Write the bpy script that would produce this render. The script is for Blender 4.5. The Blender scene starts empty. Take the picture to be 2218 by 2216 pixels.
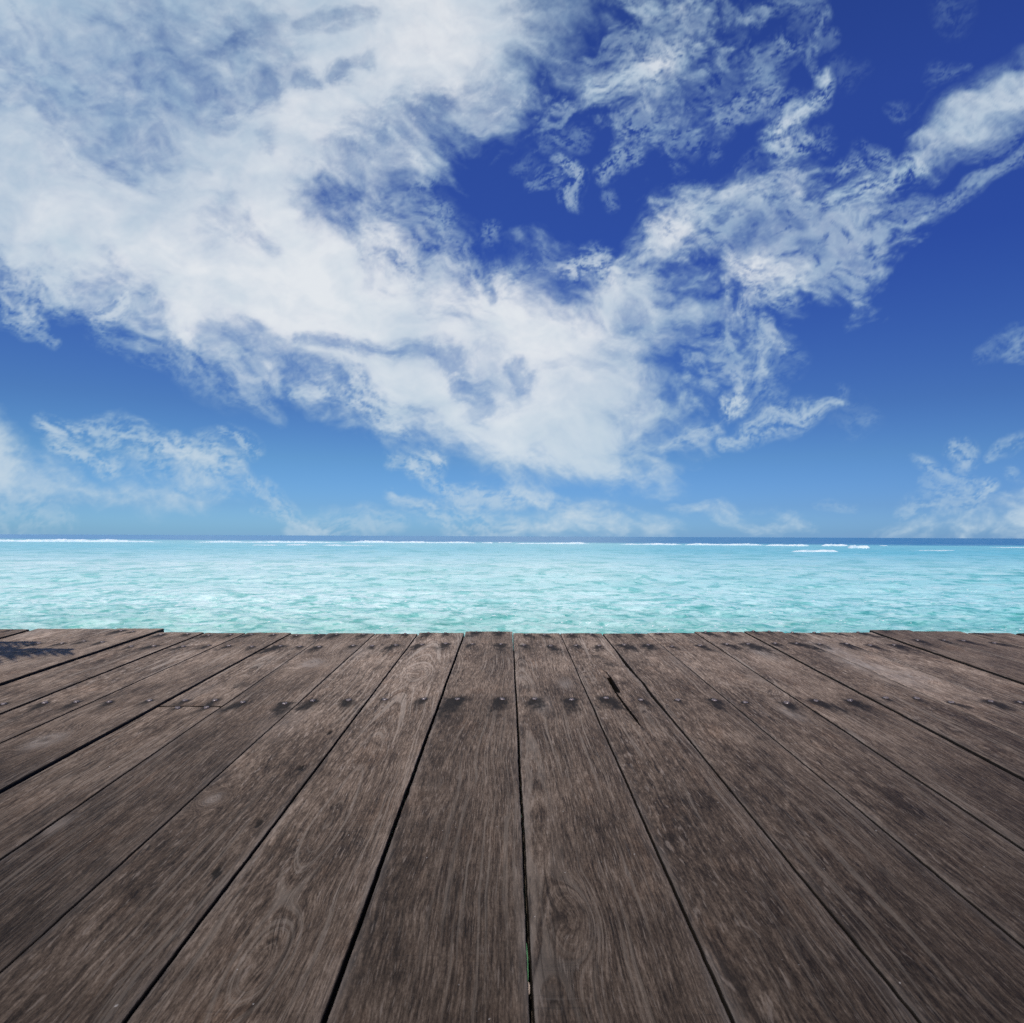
import bpy, bmesh, math, random
from mathutils import Matrix, Vector
import numpy as np
R = math.radians
scene = bpy.context.scene
C = scene.collection
random.seed(4)

# ---- gradient noise -------------------------------------------------------
_rng = np.random.RandomState(7)
_perm = _rng.permutation(256); _perm = np.concatenate([_perm, _perm, _perm])
_ang = _rng.rand(256)*2*np.pi; _gx = np.cos(_ang); _gy = np.sin(_ang)
def pnoise(x, y, seed=0):
    x = x + 37.17*seed; y = y + 91.73*seed
    xi = np.floor(x).astype(np.int64); yi = np.floor(y).astype(np.int64)
    xf = x-xi; yf = y-yi
    u = xf*xf*xf*(xf*(xf*6-15)+10); v = yf*yf*yf*(yf*(yf*6-15)+10)
    xi &= 255; yi &= 255
    def g(ix, iy, fx, fy):
        h = _perm[_perm[ix & 255] + (iy & 255)]
        return _gx[h]*fx + _gy[h]*fy
    a = g(xi, yi, xf, yf); b = g(xi+1, yi, xf-1, yf)
    c = g(xi, yi+1, xf, yf-1); d = g(xi+1, yi+1, xf-1, yf-1)
    return ((a+u*(b-a)) + v*((c+u*(d-c))-(a+u*(b-a))))*1.5
def fbm(x, y, octv=5, gain=0.55, seed=0):
    s = 0*x; a = 1.0; t = 0
    for i in range(octv):
        s = s + a*pnoise(x, y, seed+i*3.1); t += a; a *= gain
        x, y = 2.03*(x*0.96-y*0.28), 2.03*(x*0.28+y*0.96)
    return s/t*1.6
def sstep(t):
    t = np.clip(t, 0, 1); return t*t*(3-2*t)
def sd_poly(px, py, P):
    P = np.array(P, float); Q = np.roll(P, -1, 0)
    d2 = np.full(px.shape, 1e18); ins = np.zeros(px.shape, bool)
    for (ax, ay), (bx, by) in zip(P, Q):
        ex, ey = bx-ax, by-ay; L = ex*ex+ey*ey+1e-9
        t = np.clip(((px-ax)*ex+(py-ay)*ey)/L, 0, 1)
        d2 = np.minimum(d2, (px-ax-t*ex)**2+(py-ay-t*ey)**2)
        if ay != by:
            c = ((ay > py) != (by > py)) & (px < (bx-ax)*(py-ay)/(by-ay)+ax)
            ins ^= c
    d = np.sqrt(d2); return np.where(ins, d, -d)
def sd_stroke(px, py, S):
    best = np.full(px.shape, -1e9)
    if len(S) == 1: S = [S[0], (S[0][0]+.1, S[0][1], S[0][2])]
    for (ax, ay, ar), (bx, by, br) in zip(S[:-1], S[1:]):
        ex, ey = bx-ax, by-ay; L = ex*ex+ey*ey+1e-9
        t = np.clip(((px-ax)*ex+(py-ay)*ey)/L, 0, 1)
        r = ar+t*(br-ar)
        d = np.sqrt((px-ax-t*ex)**2+(py-ay-t*ey)**2)
        best = np.maximum(best, 1-d/r)
    return best
# Bearings below are written on a flat chart of the sky in front of the jetty:
# x grows to the right, y grows downward, 1480 units = tan(45 deg), chart centre (1109,1108).
# ---- big banks: polygon, amp, soft, rag, noise length, angle, stretch
POLY = [
 ([(-900,-900),(1330,-900),(1235,-60),(1248,40),(1262,95),(1225,135),(1165,180),(1150,235),(1120,278),(1040,305),(985,335),(945,350),(915,395),(880,440),
   (800,455),(745,432),(690,415),(700,450),(760,510),(815,560),(880,592),(965,612),(1050,640),(1100,618),(1150,608),(1210,638),(1250,640),(1340,638),(1400,655),(1440,665),(1480,690),
   (1470,720),(1440,750),(1450,800),(1470,850),(1540,885),(1500,930),(1420,960),(1330,990),(1200,1022),(1110,1048),(1060,1030),(1000,992),(940,965),(893,930),(905,890),(850,868),
   (770,835),(690,808),(640,800),(560,790),(500,760),(430,745),(350,700),(290,640),(205,606),(120,602),(60,570),(0,556),(-400,480),(-900,400)], .91, 56, .95, 130, 25, 1.6),
 ([(1580,665),(1640,650),(1672,690),(1681,760),(1676,820),(1610,850),(1560,890),(1480,900),(1460,850),(1500,780),(1530,720),(1590,700)], .60, 40, 1.1, 60, 60, 1.3),
 ([(1379,528),(1413,471),(1453,442),(1505,430),(1562,402),(1614,390),(1671,383),(1717,350),(1758,352),(1790,388),(1850,402),(1870,440),(1925,430),(2004,480),(1999,499),(1953,551),(1930,599),(1884,639),
   (1809,673),(1758,668),(1706,685),(1660,642),(1580,627),(1551,590),(1505,560),(1476,592),(1361,585)], .66, 40, 1.15, 75, -28, 2.0),
 ([(1400,520),(1425,468),(1470,440),(1530,430),(1560,450),(1530,520),(1470,560),(1420,560)], .75, 50, .7, 60, -35, 1.5),
 ([(1560,420),(1620,392),(1680,388),(1735,352),(1765,362),(1790,395),(1740,425),(1680,425),(1600,440)], .7, 34, .8, 50, -25, 1.5),
 ([(1560,580),(1600,560),(1680,555),(1760,575),(1770,620),(1720,645),(1640,630),(1590,615)], .85, 40, .7, 60, 10, 1.6),
 ([(1298,-40),(1603,-30),(1612,46),(1560,80),(1520,115),(1540,160),(1500,200),(1480,260),(1430,290),(1361,275),(1330,230),(1270,250),(1200,262),(1150,281),(1184,212),(1264,180),(1300,150),(1260,126),
   (1310,105),(1350,75),(1320,34)], .44, 44, 1.5, 58, -20, 1.5),
 ([(1290,185),(1330,150),(1400,135),(1450,120),(1455,150),(1420,170),(1380,200),(1320,215),(1270,225)], .8, 30, .8, 45, -20, 1.5),
 ([(1330,-30),(1500,-30),(1510,30),(1480,60),(1430,50),(1370,40),(1330,20)], .7, 34, .9, 50, -10, 1.5),
 ([(1964,296),(2050,238),(2119,190),(2171,152),(2218,140),(2500,20),(2600,120),(2218,262),(2142,318),(2050,346),(1975,354),(2004,325)], .82, 34, .7, 60, -32, 3.0),
 ([(-500,860),(0,895),(46,922),(60,955),(78,992),(195,1026),(275,1044),(344,1062),(436,1068),(517,1092),(402,1108),(258,1104),(143,1096),(0,1090),(-500,1100)], .88, 36, .45, 70, 10, 2.0),
 ([(1100,1145),(1166,1121),(1212,1094),(1264,1082),(1339,1104),(1430,1120),(1490,1135),(1442,1168),(1100,1175)], .90, 26, .45, 50, 8, 2.5),
 ([(1465,1098),(1597,1106),(1712,1124),(1750,1144),(1700,1160),(1620,1160),(1560,1135),(1500,1115)], .6, 22, 1.0, 45, 12, 3.0),
 ([(1870,1168),(1970,1130),(2050,1118),(2110,1125),(2150,1095),(2180,1070),(2230,1035),(2600,960),(2600,1170)], .90, 30, .6, 60, -25, 1.7),
 ([(-60,40),(200,60),(330,130),(420,330),(330,400),(200,330),(60,250),(-60,250)], -.26, 90, .9, 90, 40, 3.0),
]
# ---- wisps and holes: stroke [(x,y,r)...], amp (<0 carves), rag, noise length, angle, stretch
STRK = [
 # solid bodies
 ([(120,520,50),(330,600,70),(560,640,80),(800,650,60),(1000,660,50),(1150,690,70),(1230,720,50)], .80, .30, 90, 20, 2), ([(600,470,60),(680,560,80),(800,640,60)], .7, .35, 90, 40, 1.6), ([(700,770,40),(850,790,50),(960,870,50),(1080,950,55),(1230,960,50),(1350,920,40)], .66, .45, 60, 15, 2), ([(1390,540,30),(1450,490,40),(1530,430,30),(1650,400,24),(1720,370,24)], .6, .6, 40, -35, 2), ([(1590,570,24),(1660,600,34),(1730,600,28)], .6, .6, 40, 5, 2), ([(1300,190,24),(1380,180,34),(1450,140,34),(1490,100,24)], .66, .7, 36, -25, 1.6), ([(2000,330,24),(2080,280,34),(2180,210,40),(2300,150,40)], .62, .45, 40, -32, 3),
 # thin veil beside the arm
 ([(815,520,60),(880,560,60),(930,600,40)], .40, .9, 60, 60, 1.6), ([(800,440,60),(900,470,50),(960,560,50)], .22, 1.0, 40, 60, 1.5),
 ([(1480,700,40),(1530,690,40)], .35, 1.1, 40, 0, 1.6), ([(905,400,16),(925,385,14)], .35, 1.2, 20, 0, 1), ([(1055,500,16)], .25, 1.2, 16, 0, 1), ([(1052,522,14)], .25, 1.2, 16, 0, 1), ([(950,460,22),(945,500,16)], .3, 1.3, 20, 0, 1),
 ([(880,560,24),(900,600,20)], .35, 1.2, 24, 90, 1.5), ([(960,540,24),(985,590,20)], .2, 1.2, 24, 90, 1.5),
 ([(1010,600,26),(1120,605,20)], .35, 1.2, 30, 0, 1.5),
 # lower fringe of the arm
 ([(290,640,34),(430,760,44),(560,830,40)], .36, 1.0, 40, 38, 2.6), ([(400,740,40),(520,850,34),(600,895,14)], .26, .6, 60, 40, 5), ([(367,713,14),(500,780,12),(631,811,10)], .5, .9, 34, 25, 3),
 ([(240,668,22),(258,655,18)], .6, 1.1, 24, -30, 1.4), ([(247,713,30),(367,782,20)], .22, 1.2, 26, 30, 2), ([(155,645,32)], .36, 1.2, 26, 0, 2), ([(0,590,50),(100,625,40)], .42, 1.3, 40, 20, 2),
 ([(80,645,32)], .34, 1.2, 28, 60, 2), ([(20,680,22),(120,742,10)], .35, 1.2, 24, 32, 3), ([(0,630,30),(60,690,26)], .3, 1.2, 24, 40, 2), ([(60,672,12),(100,704,9)], .4, 1, 20, 25, 2),
 ([(660,830,20),(775,834,26),(860,880,34)], .62, 1.0, 34, 18, 2.2), ([(775,865,16),(861,914,18)], .5, 1.1, 24, 30, 2), ([(835,935,12),(880,945,16)], .4, 1.1, 20, 10, 2),
 ([(850,1006,14),(880,1010,10)], .4, 1.1, 20, -10, 2), ([(884,1018,16),(941,1004,16)], .55, 1.0, 24, -10, 1.5), ([(935,985,12),(945,1005,12)], .4, 1, 16, 90, 1.5),
 ([(905,1030,12),(960,1062,14),(1030,1078,18),(1109,1084,14),(1180,1095,8)], .5, 1.0, 30, 12, 2.5), ([(540,1055,12),(603,1081,16),(650,1115,16),(710,1135,10)], .42, 1.0, 26, 30, 2.5),
 ([(640,1144,12),(746,1132,24),(850,1140,18)], .36, 1.0, 30, 0, 2.5), ([(840,1080,12),(918,1109,20),(1033,1130,24),(1120,1148,16)], .5, .9, 34, 14, 3), ([(560,1110,8),(690,1120,8)], .25, 1, 24, 4, 3),
 ([(1060,1085,10),(1180,1095,16),(1230,1090,8)], .25, 1, 24, 4, 3), ([(0,1085,40),(60,1100,34),(110,1120,26)], .3, 1.0, 34, 80, 1.8), ([(700,1100,10),(800,1108,10)],.12,1,30,10,3),
 # left low bank streaks
 ([(109,918,18),(230,935,24),(321,972,24),(402,992,20),(482,1023,24)], .58, 1.0, 32, 14, 2), ([(126,966,16),(190,990,20),(240,1010,18)], .6, 1.0, 28, 24, 2), ([(370,960,18),(400,990,24)], .5, 1.0, 26, 60, 1.5),
 ([(430,985,30),(485,1030,26)], .42, 1.1, 30, 20, 2), ([(485,950,16),(540,985,18)], .45, 1.1, 24, 35, 2), ([(420,1050,26),(520,1060,20)], .25, 1.1, 30, 10, 2), ([(300,1000,30),(420,1040,30)], .35, 1.1, 34, 20, 2),
 # right lobe, tail, streaks
 ([(1560,958,10),(1625,945,14),(1683,926,20),(1769,896,16),(1825,884,6)], .62, .8, 26, -20, 4), ([(1440,965,8),(1500,945,14),(1560,926,10)], .5, .8, 26, -20, 4), ([(1150,1017,8),(1260,1006,10),(1385,978,6)], .3, .9, 26, -14, 4),
 ([(1580,884,18),(1605,876,20)], .7, .9, 20, 10, 1.3), ([(1670,848,24),(1690,865,18)], .2, 1.1, 18, -30, 2), ([(1830,850,10),(1833,880,10)], .14, 1.1, 14, 90, 2), ([(1850,905,30)], .08, 1.2, 20, 0, 2),
 ([(1180,-20,80),(1220,40,80),(1225,110,60)], -.75, .7, 60, -30, 1.6), ([(1080,200,60),(1130,260,50)], -.4, 1.0, 34, -30, 1.6), ([(780,300,50),(860,270,60)], -.35, 1.1, 34, 20, 1.6), ([(230,120,120),(200,240,110),(330,300,80)], -.28, .9, 60, 35, 2.6), ([(560,60,60),(600,130,60)], -.3, 1, 40, 0, 2),
 ([(1380,620,30),(1470,610,30),(1540,640,30)], .16, 1.2, 40, 10, 2), ([(1230,590,20),(1275,555,24),(1310,585,22)], .6, 1.1, 28, 20, 1.5), ([(1150,580,20),(1190,575,18)], .25, 1.2, 24, 0, 2), ([(1400,600,24),(1350,575,18)], .3, 1.2, 24, 0, 2),
 ([(1630,870,30),(1690,800,30)], .2, 1.2, 24, -50, 2), ([(1640,640,24),(1700,660,20)], .4, 1.2, 24, 20, 2), ([(1620,680,26),(1660,760,26),(1640,820,24)], .3, 1.2, 26, 80, 2),
 # bits in the blue
 ([(1215,362,12),(1240,395,18),(1245,430,14)], .5, 1.2, 20, 80, 1.6), ([(1175,395,14),(1200,402,12)], .32, 1.2, 18, 0, 2), ([(1305,380,14),(1335,365,14),(1373,345,18)], .42, 1.2, 20, -30, 1.6), ([(1316,425,12)], .25, 1.2, 16, 0, 2),
 ([(1480,400,14),(1530,380,8)], .22, 1.1, 18, -25, 3), ([(1140,360,14)], .15, 1.2, 16, 0, 2), ([(1545,325,12)], .2, 1.2, 16, 0, 2), ([(1205,310,24),(1250,300,20)], .22, 1.2, 24, 0, 1.5), ([(1370,290,24),(1400,260,20)], .4, 1.2, 24, -40, 2),
 ([(1450,290,26),(1490,300,20)], .3, 1.2, 24, -20, 1.5), ([(1390,330,14)], .12, 1.2, 16, 0, 2),
 # upper right wisps
 ([(1480,200,50),(1560,170,40),(1600,110,34)], .16, 1.2, 40, -35, 2), ([(1560,250,30),(1615,225,26),(1670,185,20)], .38, 1.1, 34, -30, 1.8), ([(1655,140,24),(1700,100,22)], .38, 1.1, 30, -40, 2.2),
 ([(1625,35,8),(1690,14,14),(1770,-10,16)], .26, 1.0, 26, -20, 2.5), ([(1730,45,18),(1780,30,14)], .18, 1.1, 24, -30, 2), ([(1790,20,8),(1765,80,12),(1745,130,10),(1780,160,8)], .26, 1.0, 26, 90, 1.8), ([(1770,90,16),(1810,75,12)], .2, 1.0, 24, 0, 2),
 ([(1795,168,14),(1780,205,18),(1745,235,16),(1700,270,18),(1665,302,16)], .75, .8, 28, -42, 2.6), ([(1690,320,22),(1735,300,18)], .55, 1.1, 26, -30, 1.8), ([(1680,230,30),(1720,220,20)], .28, 1.2, 24, -40, 2), ([(1670,325,10),(1600,362,8)], .16, 1, 22, -30, 4),
 ([(1786,300,20)], .2, 1.2, 18, 0, 2), ([(1826,367,14)], .5, 1.1, 16, -20, 1.5), ([(1861,356,14)], .42, 1.1, 16, 0, 1.5), ([(1905,346,14)], .38, 1.1, 16, 0, 1.5), ([(1870,325,12),(1905,330,10)], .2, 1.1, 16, 0, 1.5),
 ([(1985,352,14),(1915,388,22),(1855,432,24),(1795,455,16)], .72, .85, 30, -30, 3), ([(2030,168,20),(2060,165,14),(2100,152,10)], .16, 1.1, 22, -20, 3), ([(1960,240,14)], .15, 1.2, 20, 0, 2),
 ([(2300,300,16),(2218,344,16),(2142,385,14),(2056,425,14),(2004,448,14)], .40, .95, 30, -30, 4), ([(2130,330,20),(2200,300,18)], .2, 1.1, 30, -30, 4), ([(2000,455,20),(1930,470,20)], .3, 1.1, 30, -25, 3), ([(1860,470,20),(1990,430,14)], .25, 1.1, 30, -25, 4),
 ([(2050,25,30)], .08, 1.2, 20, 0, 2), ([(1840,160,30)], .10, 1.2, 24, -50, 2),
 # far right, low
 ([(2110,775,10),(2160,745,12),(2240,695,16)], .20, .9, 22, -32, 4), ([(2180,755,12),(2240,735,26)], .32, 1.0, 22, -30, 3), ([(2050,965,14),(2090,975,18)], .42, 1.1, 20, 20, 1.6), ([(2080,990,12),(2070,1010,10)], .3, 1.1, 18, 0, 2),
 ([(1990,1010,12),(2040,1030,18),(2090,1035,14)], .34, 1.1, 24, 0, 2), ([(2140,978,6),(2190,966,10),(2230,960,8)], .34, 1.0, 20, -8, 3), ([(2120,1070,14),(2136,1052,18)], .5, 1.1, 20, -30, 1.5), ([(2190,1014,10)], .25, 1.1, 16, 0, 2), ([(2010,1060,14),(2090,1060,14)], .22, 1.1, 20, -20, 2),
 ([(1960,1110,16),(2110,1085,24)], .35, 1.1, 26, -15, 2), ([(1790,1095,10),(1850,1092,8)], .15, 1.1, 20, 4, 3),([(1980,1000,10),(2010,998,10)], .2, 1.1, 20, 4, 3), ([(1880,920,8),(1870,910,8)],.12,1.1,14,0,2),
 # carved holes in the big banks
 ([(330,60,90),(420,110,110),(520,110,70)], -.42, .9, 70, 30, 2), ([(320,150,40),(390,165,44),(440,190,30)], -.42, .9, 46, 20, 2), ([(500,230,40),(540,195,40),(580,180,30)], -.50, .9, 44, -30, 2), ([(640,172,16),(680,165,22)], -.48, .9, 24, -20, 2),
 ([(742,152,22),(752,130,14)], -.6, .8, 22, -60, 2), ([(780,110,14),(795,130,12)], -.32, .9, 20, 60, 2), ([(450,125,16),(490,108,22),(530,80,22)], -.45, .9, 30, -30, 2.2), ([(650,50,14),(718,44,18),(790,36,18)], -.42, .9, 30, 0, 3),
 ([(440,225,34),(480,260,24)], -.3, .9, 34, 40, 2), ([(250,370,16),(285,385,14)], -.4, .9, 24, 30, 2.4), ([(150,290,16),(230,345,20)], -.26, .9, 30, 38, 3), ([(0,200,26),(50,210,26),(120,255,22)], -.34, .9, 34, 30, 2.4), ([(0,95,26),(30,105,24)], -.3, .9, 30, 40, 2),
 ([(165,185,14),(190,200,12)], -.28, .9, 24, 40, 2), ([(100,100,20),(130,130,20)], -.2, .9, 30, 40, 2), ([(480,480,50),(540,500,40),(600,545,16)], -.26, .9, 44, 30, 2.6), ([(560,515,12),(590,535,10)], -.12, .9, 20, 40, 3),
 ([(920,255,26),(975,215,20)], -.55, 1.0, 28, -50, 1.8), ([(945,245,60),(1010,240,70)], -.28, 1.2, 30, 0, 1.5), ([(740,350,50),(790,360,60),(830,400,60)], -.34, 1.1, 44, 20, 1.6), ([(860,330,50),(900,360,50)], -.3, 1.2, 36, 30, 1.6), ([(570,290,16),(580,340,14)], -.25, .9, 24, 60, 2),
 ([(690,440,60),(760,470,60)], -.12, .9, 50, 40, 2), ([(640,735,10),(700,742,16),(800,748,18),(900,756,16),(960,768,20),(995,800,26),(1022,838,28),(1070,852,16)], -.62, .85, 34, 10, 2.2),
 ([(640,800,24),(690,806,22),(730,820,16)], -.8, .8, 30, 10, 2), ([(545,715,20),(500,725,18)], -.4, 1.0, 24, 0, 2), ([(470,740,40),(560,765,40),(620,770,30)], -.45, 1.0, 40, 28, 2.4), ([(1050,897,24),(1075,880,18)], -.3, 1.0, 26, -50, 1.6), ([(1115,790,16),(1132,820,24)], -.5, 1.0, 22, 50, 1.5),
 ([(1180,800,12),(1240,786,20),(1310,800,12)], -.16, 1.0, 26, 0, 2.4), ([(1050,780,40),(1080,830,50),(1110,860,30)], -.22, 1.0, 40, 50, 1.6), ([(1390,680,34),(1450,720,44),(1460,790,44),(1400,850,40)], -.42, 1.0, 44, 70, 1.8), ([(1340,760,40),(1420,790,34)], -.3, 1.0, 40, -30, 2.4), ([(1430,863,14),(1445,884,16)], -.5, .9, 18, 0, 1.5),
 ([(1568,822,14),(1560,830,12)], -.62, .8, 16, 0, 1.3), ([(1482,905,12),(1490,880,10)], -.45, .9, 16, 0, 1.3), ([(1350,895,26),(1360,910,24)], -.3, 1.0, 26, 0, 1.5), ([(1540,702,30),(1500,700,20)], -.5, 1.0, 26, 0, 1.5), ([(1350,700,14),(1400,690,12)], -.35, 1.0, 20, -40, 2), ([(1270,640,14),(1255,660,10)], -.3, 1, 18, 90, 2),
 ([(1058,622,16),(1062,640,10)], -.55, .9, 18, 90, 1.4), ([(1640,716,20),(1600,730,14)], -.4, 1, 20, 40, 2), ([(980,600,20),(1000,625,18)], -.3, 1, 24, 0, 2),
 ([(1600,510,16),(1640,478,24),(1720,490,16)], -.62, 1.0, 28, -30, 2.5), ([(1560,530,14),(1600,520,16),(1680,515,14)], -.4, 1.0, 26, -20, 2.5), ([(1735,548,20),(1775,535,18)], -.62, .9, 22, -20, 1.8), ([(1786,625,22),(1830,610,16)], -.6, 1.0, 24, -40, 2), ([(1850,560,22),(1880,540,20)], -.55, 1.0, 22, -40, 1.6),
 ([(1690,460,14),(1760,470,18),(1830,450,12)], -.45, 1.0, 26, -10, 2.5), ([(1400,70,10),(1430,86,12),(1470,70,10)], -.4, 1.0, 18, 0, 2), ([(1440,175,14),(1470,185,24),(1500,170,14)], -.4, 1.0, 20, -20, 2), ([(1400,215,14),(1440,230,16)], -.3, 1, 20, -20, 2), ([(1330,230,20),(1350,250,18)], -.3, 1, 20, 40, 2), ([(1275,225,14)], -.4, 1, 16, 0, 2),
 ([(200,1000,14),(250,985,20),(330,1010,14)], -.35, 1, 26, 20, 2), ([(60,1030,30),(120,1060,30)], -.25, 1, 40, 0, 2), ([(1620,1120,16),(1560,1130,14)], -.2, 1, 20, 10, 2), ([(2150,1110,10),(2170,1120,14)], -.45, 1, 16, 0, 2), ([(2190,1150,20)], -.4, 1, 18, 0, 2),
 ([(2200,240,16),(2150,260,10)], -.3, 1, 24, -30, 4), ([(2080,310,8),(2140,290,8)], -.3, 1, 20, -25, 4), ([(2010,300,6),(2060,296,6)], -.2, 1, 16, -15, 4),
]
# bright cores (x,y,r,gain)
CORE = [(650,590,260,1.0),(830,560,120,1.0),(1150,700,190,1.0),(920,80,170,.9),(640,230,110,.6),(720,270,200,.6),(430,600,150,.8),(1080,950,170,.75),(980,800,90,.7),(1000,660,130,.8),(1640,590,70,.9),(1450,500,60,.9),(1430,140,50,.8),(1725,375,40,.6),(230,580,120,.6),(800,780,80,.6),(120,450,140,.45),(60,330,100,.3)]

def cloud_density(px, py):
    wx = fbm(px/170, py/170, 3, .42, seed=3); wy = fbm(px/170, py/170, 3, .42, seed=9)
    w2x = fbm(px/46, py/46, 2, seed=5); w2y = fbm(px/46, py/46, 2, seed=8)
    X = px+24*wx+4*w2x; Y = py+24*wy+4*w2y
    D = np.zeros(px.shape)
    def nz(Lx, ang, st, seed, sel):
        a = np.radians(ang); c, s = np.cos(a), np.sin(a)
        x = X[sel]; y = Y[sel]
        return fbm((x*c+y*s)/(Lx*st), (-x*s+y*c)/Lx, 6, .62, seed)
    k = 0
    neg = []
    for P, amp, soft, rag, Lx, ang, st in POLY:
        k += 1
        A = np.array(P); m = soft*3+20
        sel = (px > A[:,0].min()-m) & (px < A[:,0].max()+m) & (py > A[:,1].min()-m) & (py < A[:,1].max()+m)
        if not sel.any(): continue
        sd = sd_poly(X[sel], Y[sel], P)
        n = nz(Lx, ang, st, k, sel)
        t = (.50 if k == 1 else .22)+sd/(soft*(2.6 if k == 1 else 2.5))+rag*.85*n*np.clip(1.1-sd/(soft*3.0), .10, 1)
        if k > 1: t = t*(1+(.9 if soft > 36.5 else .35)*fbm(X[sel]/(Lx*.5)+k, Y[sel]/(Lx*.33), 4, .6, k+.5))
        d = abs(amp)*sstep(t*.94)
        if amp > 0: D[sel] = 1-(1-D[sel])*(1-d)
        else: neg.append((sel, d))
    for sel, d in neg: D[sel] *= 1-d
    for S, amp, rag, Lx, ang, st in STRK:
        k += 1
        A = np.array(S); w = 2.1 if amp > 0 else 1.9
        r = A[:,2].max()*w+40
        sel = (px > A[:,0].min()-r) & (px < A[:,0].max()+r) & (py > A[:,1].min()-r) & (py < A[:,1].max()+r)
        if not sel.any(): continue
        S2 = [(x, y, q*w) for x, y, q in S]
        m = sd_stroke(X[sel], Y[sel], S2)
        n = nz(Lx, ang, st, k, sel)
        n2 = fbm(X[sel]/(Lx*.45)+k, Y[sel]/(Lx*.30), 4, .6, k+.5)
        t = (np.clip(m, 0, 1)**1.0*(.80+1.5*rag*n+.8*rag*n2)) if amp > 0 else np.clip(m, 0, 1)**1.1*(1.0+1.0*rag*n+.25*n2)
        d = np.clip(abs(amp)*1.25, 0, .92)*(1-np.exp(-1.9*np.clip(t, 0, 3)**1.5)) if amp > 0 else np.clip(abs(amp)*.62, 0, .92)*sstep(t*1.08)
        if amp > 0: D[sel] = 1-(1-D[sel])*(1-d)
        else: D[sel] *= 1-d
    # fine texture everywhere that is neither empty nor solid
    a = np.radians(18)
    U = X*np.cos(a)+Y*np.sin(a); V = -X*np.sin(a)+Y*np.cos(a)
    f = fbm(U/60, V/34, 6, .62, 77)
    # drawn-out cirrus streaks inside the big bank
    f2 = fbm((px*.5+py*.87)/26+.4*wx, (-px*.87+py*.5)/90, 4, .6, 41)
    D = D+.26*f*4*D*(1-D)*(1.2-1.0*D)+(.015*f+.02*f2)*np.clip((D-.5)*4, 0, 1)
    D = np.clip(D, 0, .985)
    b = 0*D
    for cx, cy, r, q in CORE:
        b = np.maximum(b, q*np.exp(-((X-cx)**2+(Y-cy)**2)/(r*r)))
    hz = np.clip((900-px)/900, 0, 1)*np.clip((520-py)/500, 0, 1)
    sh = np.clip(.31+.72*b+.32*fbm(X/120, Y/80, 4, .55, 31)+.08*f-.22*hz, 0, 1)
    return D, sh
# end clouds


# ---------------------------------------------------------------- helpers
def link(o, parent=None):
    C.objects.link(o)
    if parent is not None: o.parent = parent
    return o
def tag(o, label=None, cat=None, group=None, kind=None):
    if label: o['label'] = label
    if cat: o['category'] = cat
    if group: o['group'] = group
    if kind: o['kind'] = kind
    return o
def mesh_np(name, co, quads, mat=None, smooth=True):
    me = bpy.data.meshes.new(name)
    co = np.asarray(co, np.float32); quads = np.asarray(quads, np.int32)
    me.vertices.add(len(co)); me.vertices.foreach_set('co', co.ravel())
    me.loops.add(quads.size); me.loops.foreach_set('vertex_index', quads.ravel())
    me.polygons.add(len(quads)); me.polygons.foreach_set('loop_start', np.arange(0, quads.size, quads.shape[1], dtype=np.int32))
    me.update(calc_edges=True); me.validate()
    me.polygons.foreach_set('use_smooth', np.full(len(me.polygons), smooth))
    if mat: me.materials.append(mat)
    return me
def grid_quads(nr, nc, flip=False):
    i = np.arange(nr-1)[:, None]*nc+np.arange(nc-1)[None, :]
    q = np.stack([i, i+1, i+nc+1, i+nc], -1).reshape(-1, 4)
    return q[:, ::-1] if flip else q
def fattr(me, name, vals):
    a = me.attributes.new(name, 'FLOAT', 'POINT'); a.data.foreach_set('value', np.asarray(vals, np.float32).ravel())
def vattr(me, name, vals):
    a = me.attributes.new(name, 'FLOAT_VECTOR', 'POINT'); a.data.foreach_set('vector', np.asarray(vals, np.float32).ravel())
def srgb(r, g, b):
    f = lambda c: c/12.92 if c < .04045 else ((c+.055)/1.055)**2.4
    return (f(r/255), f(g/255), f(b/255), 1)
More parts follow.
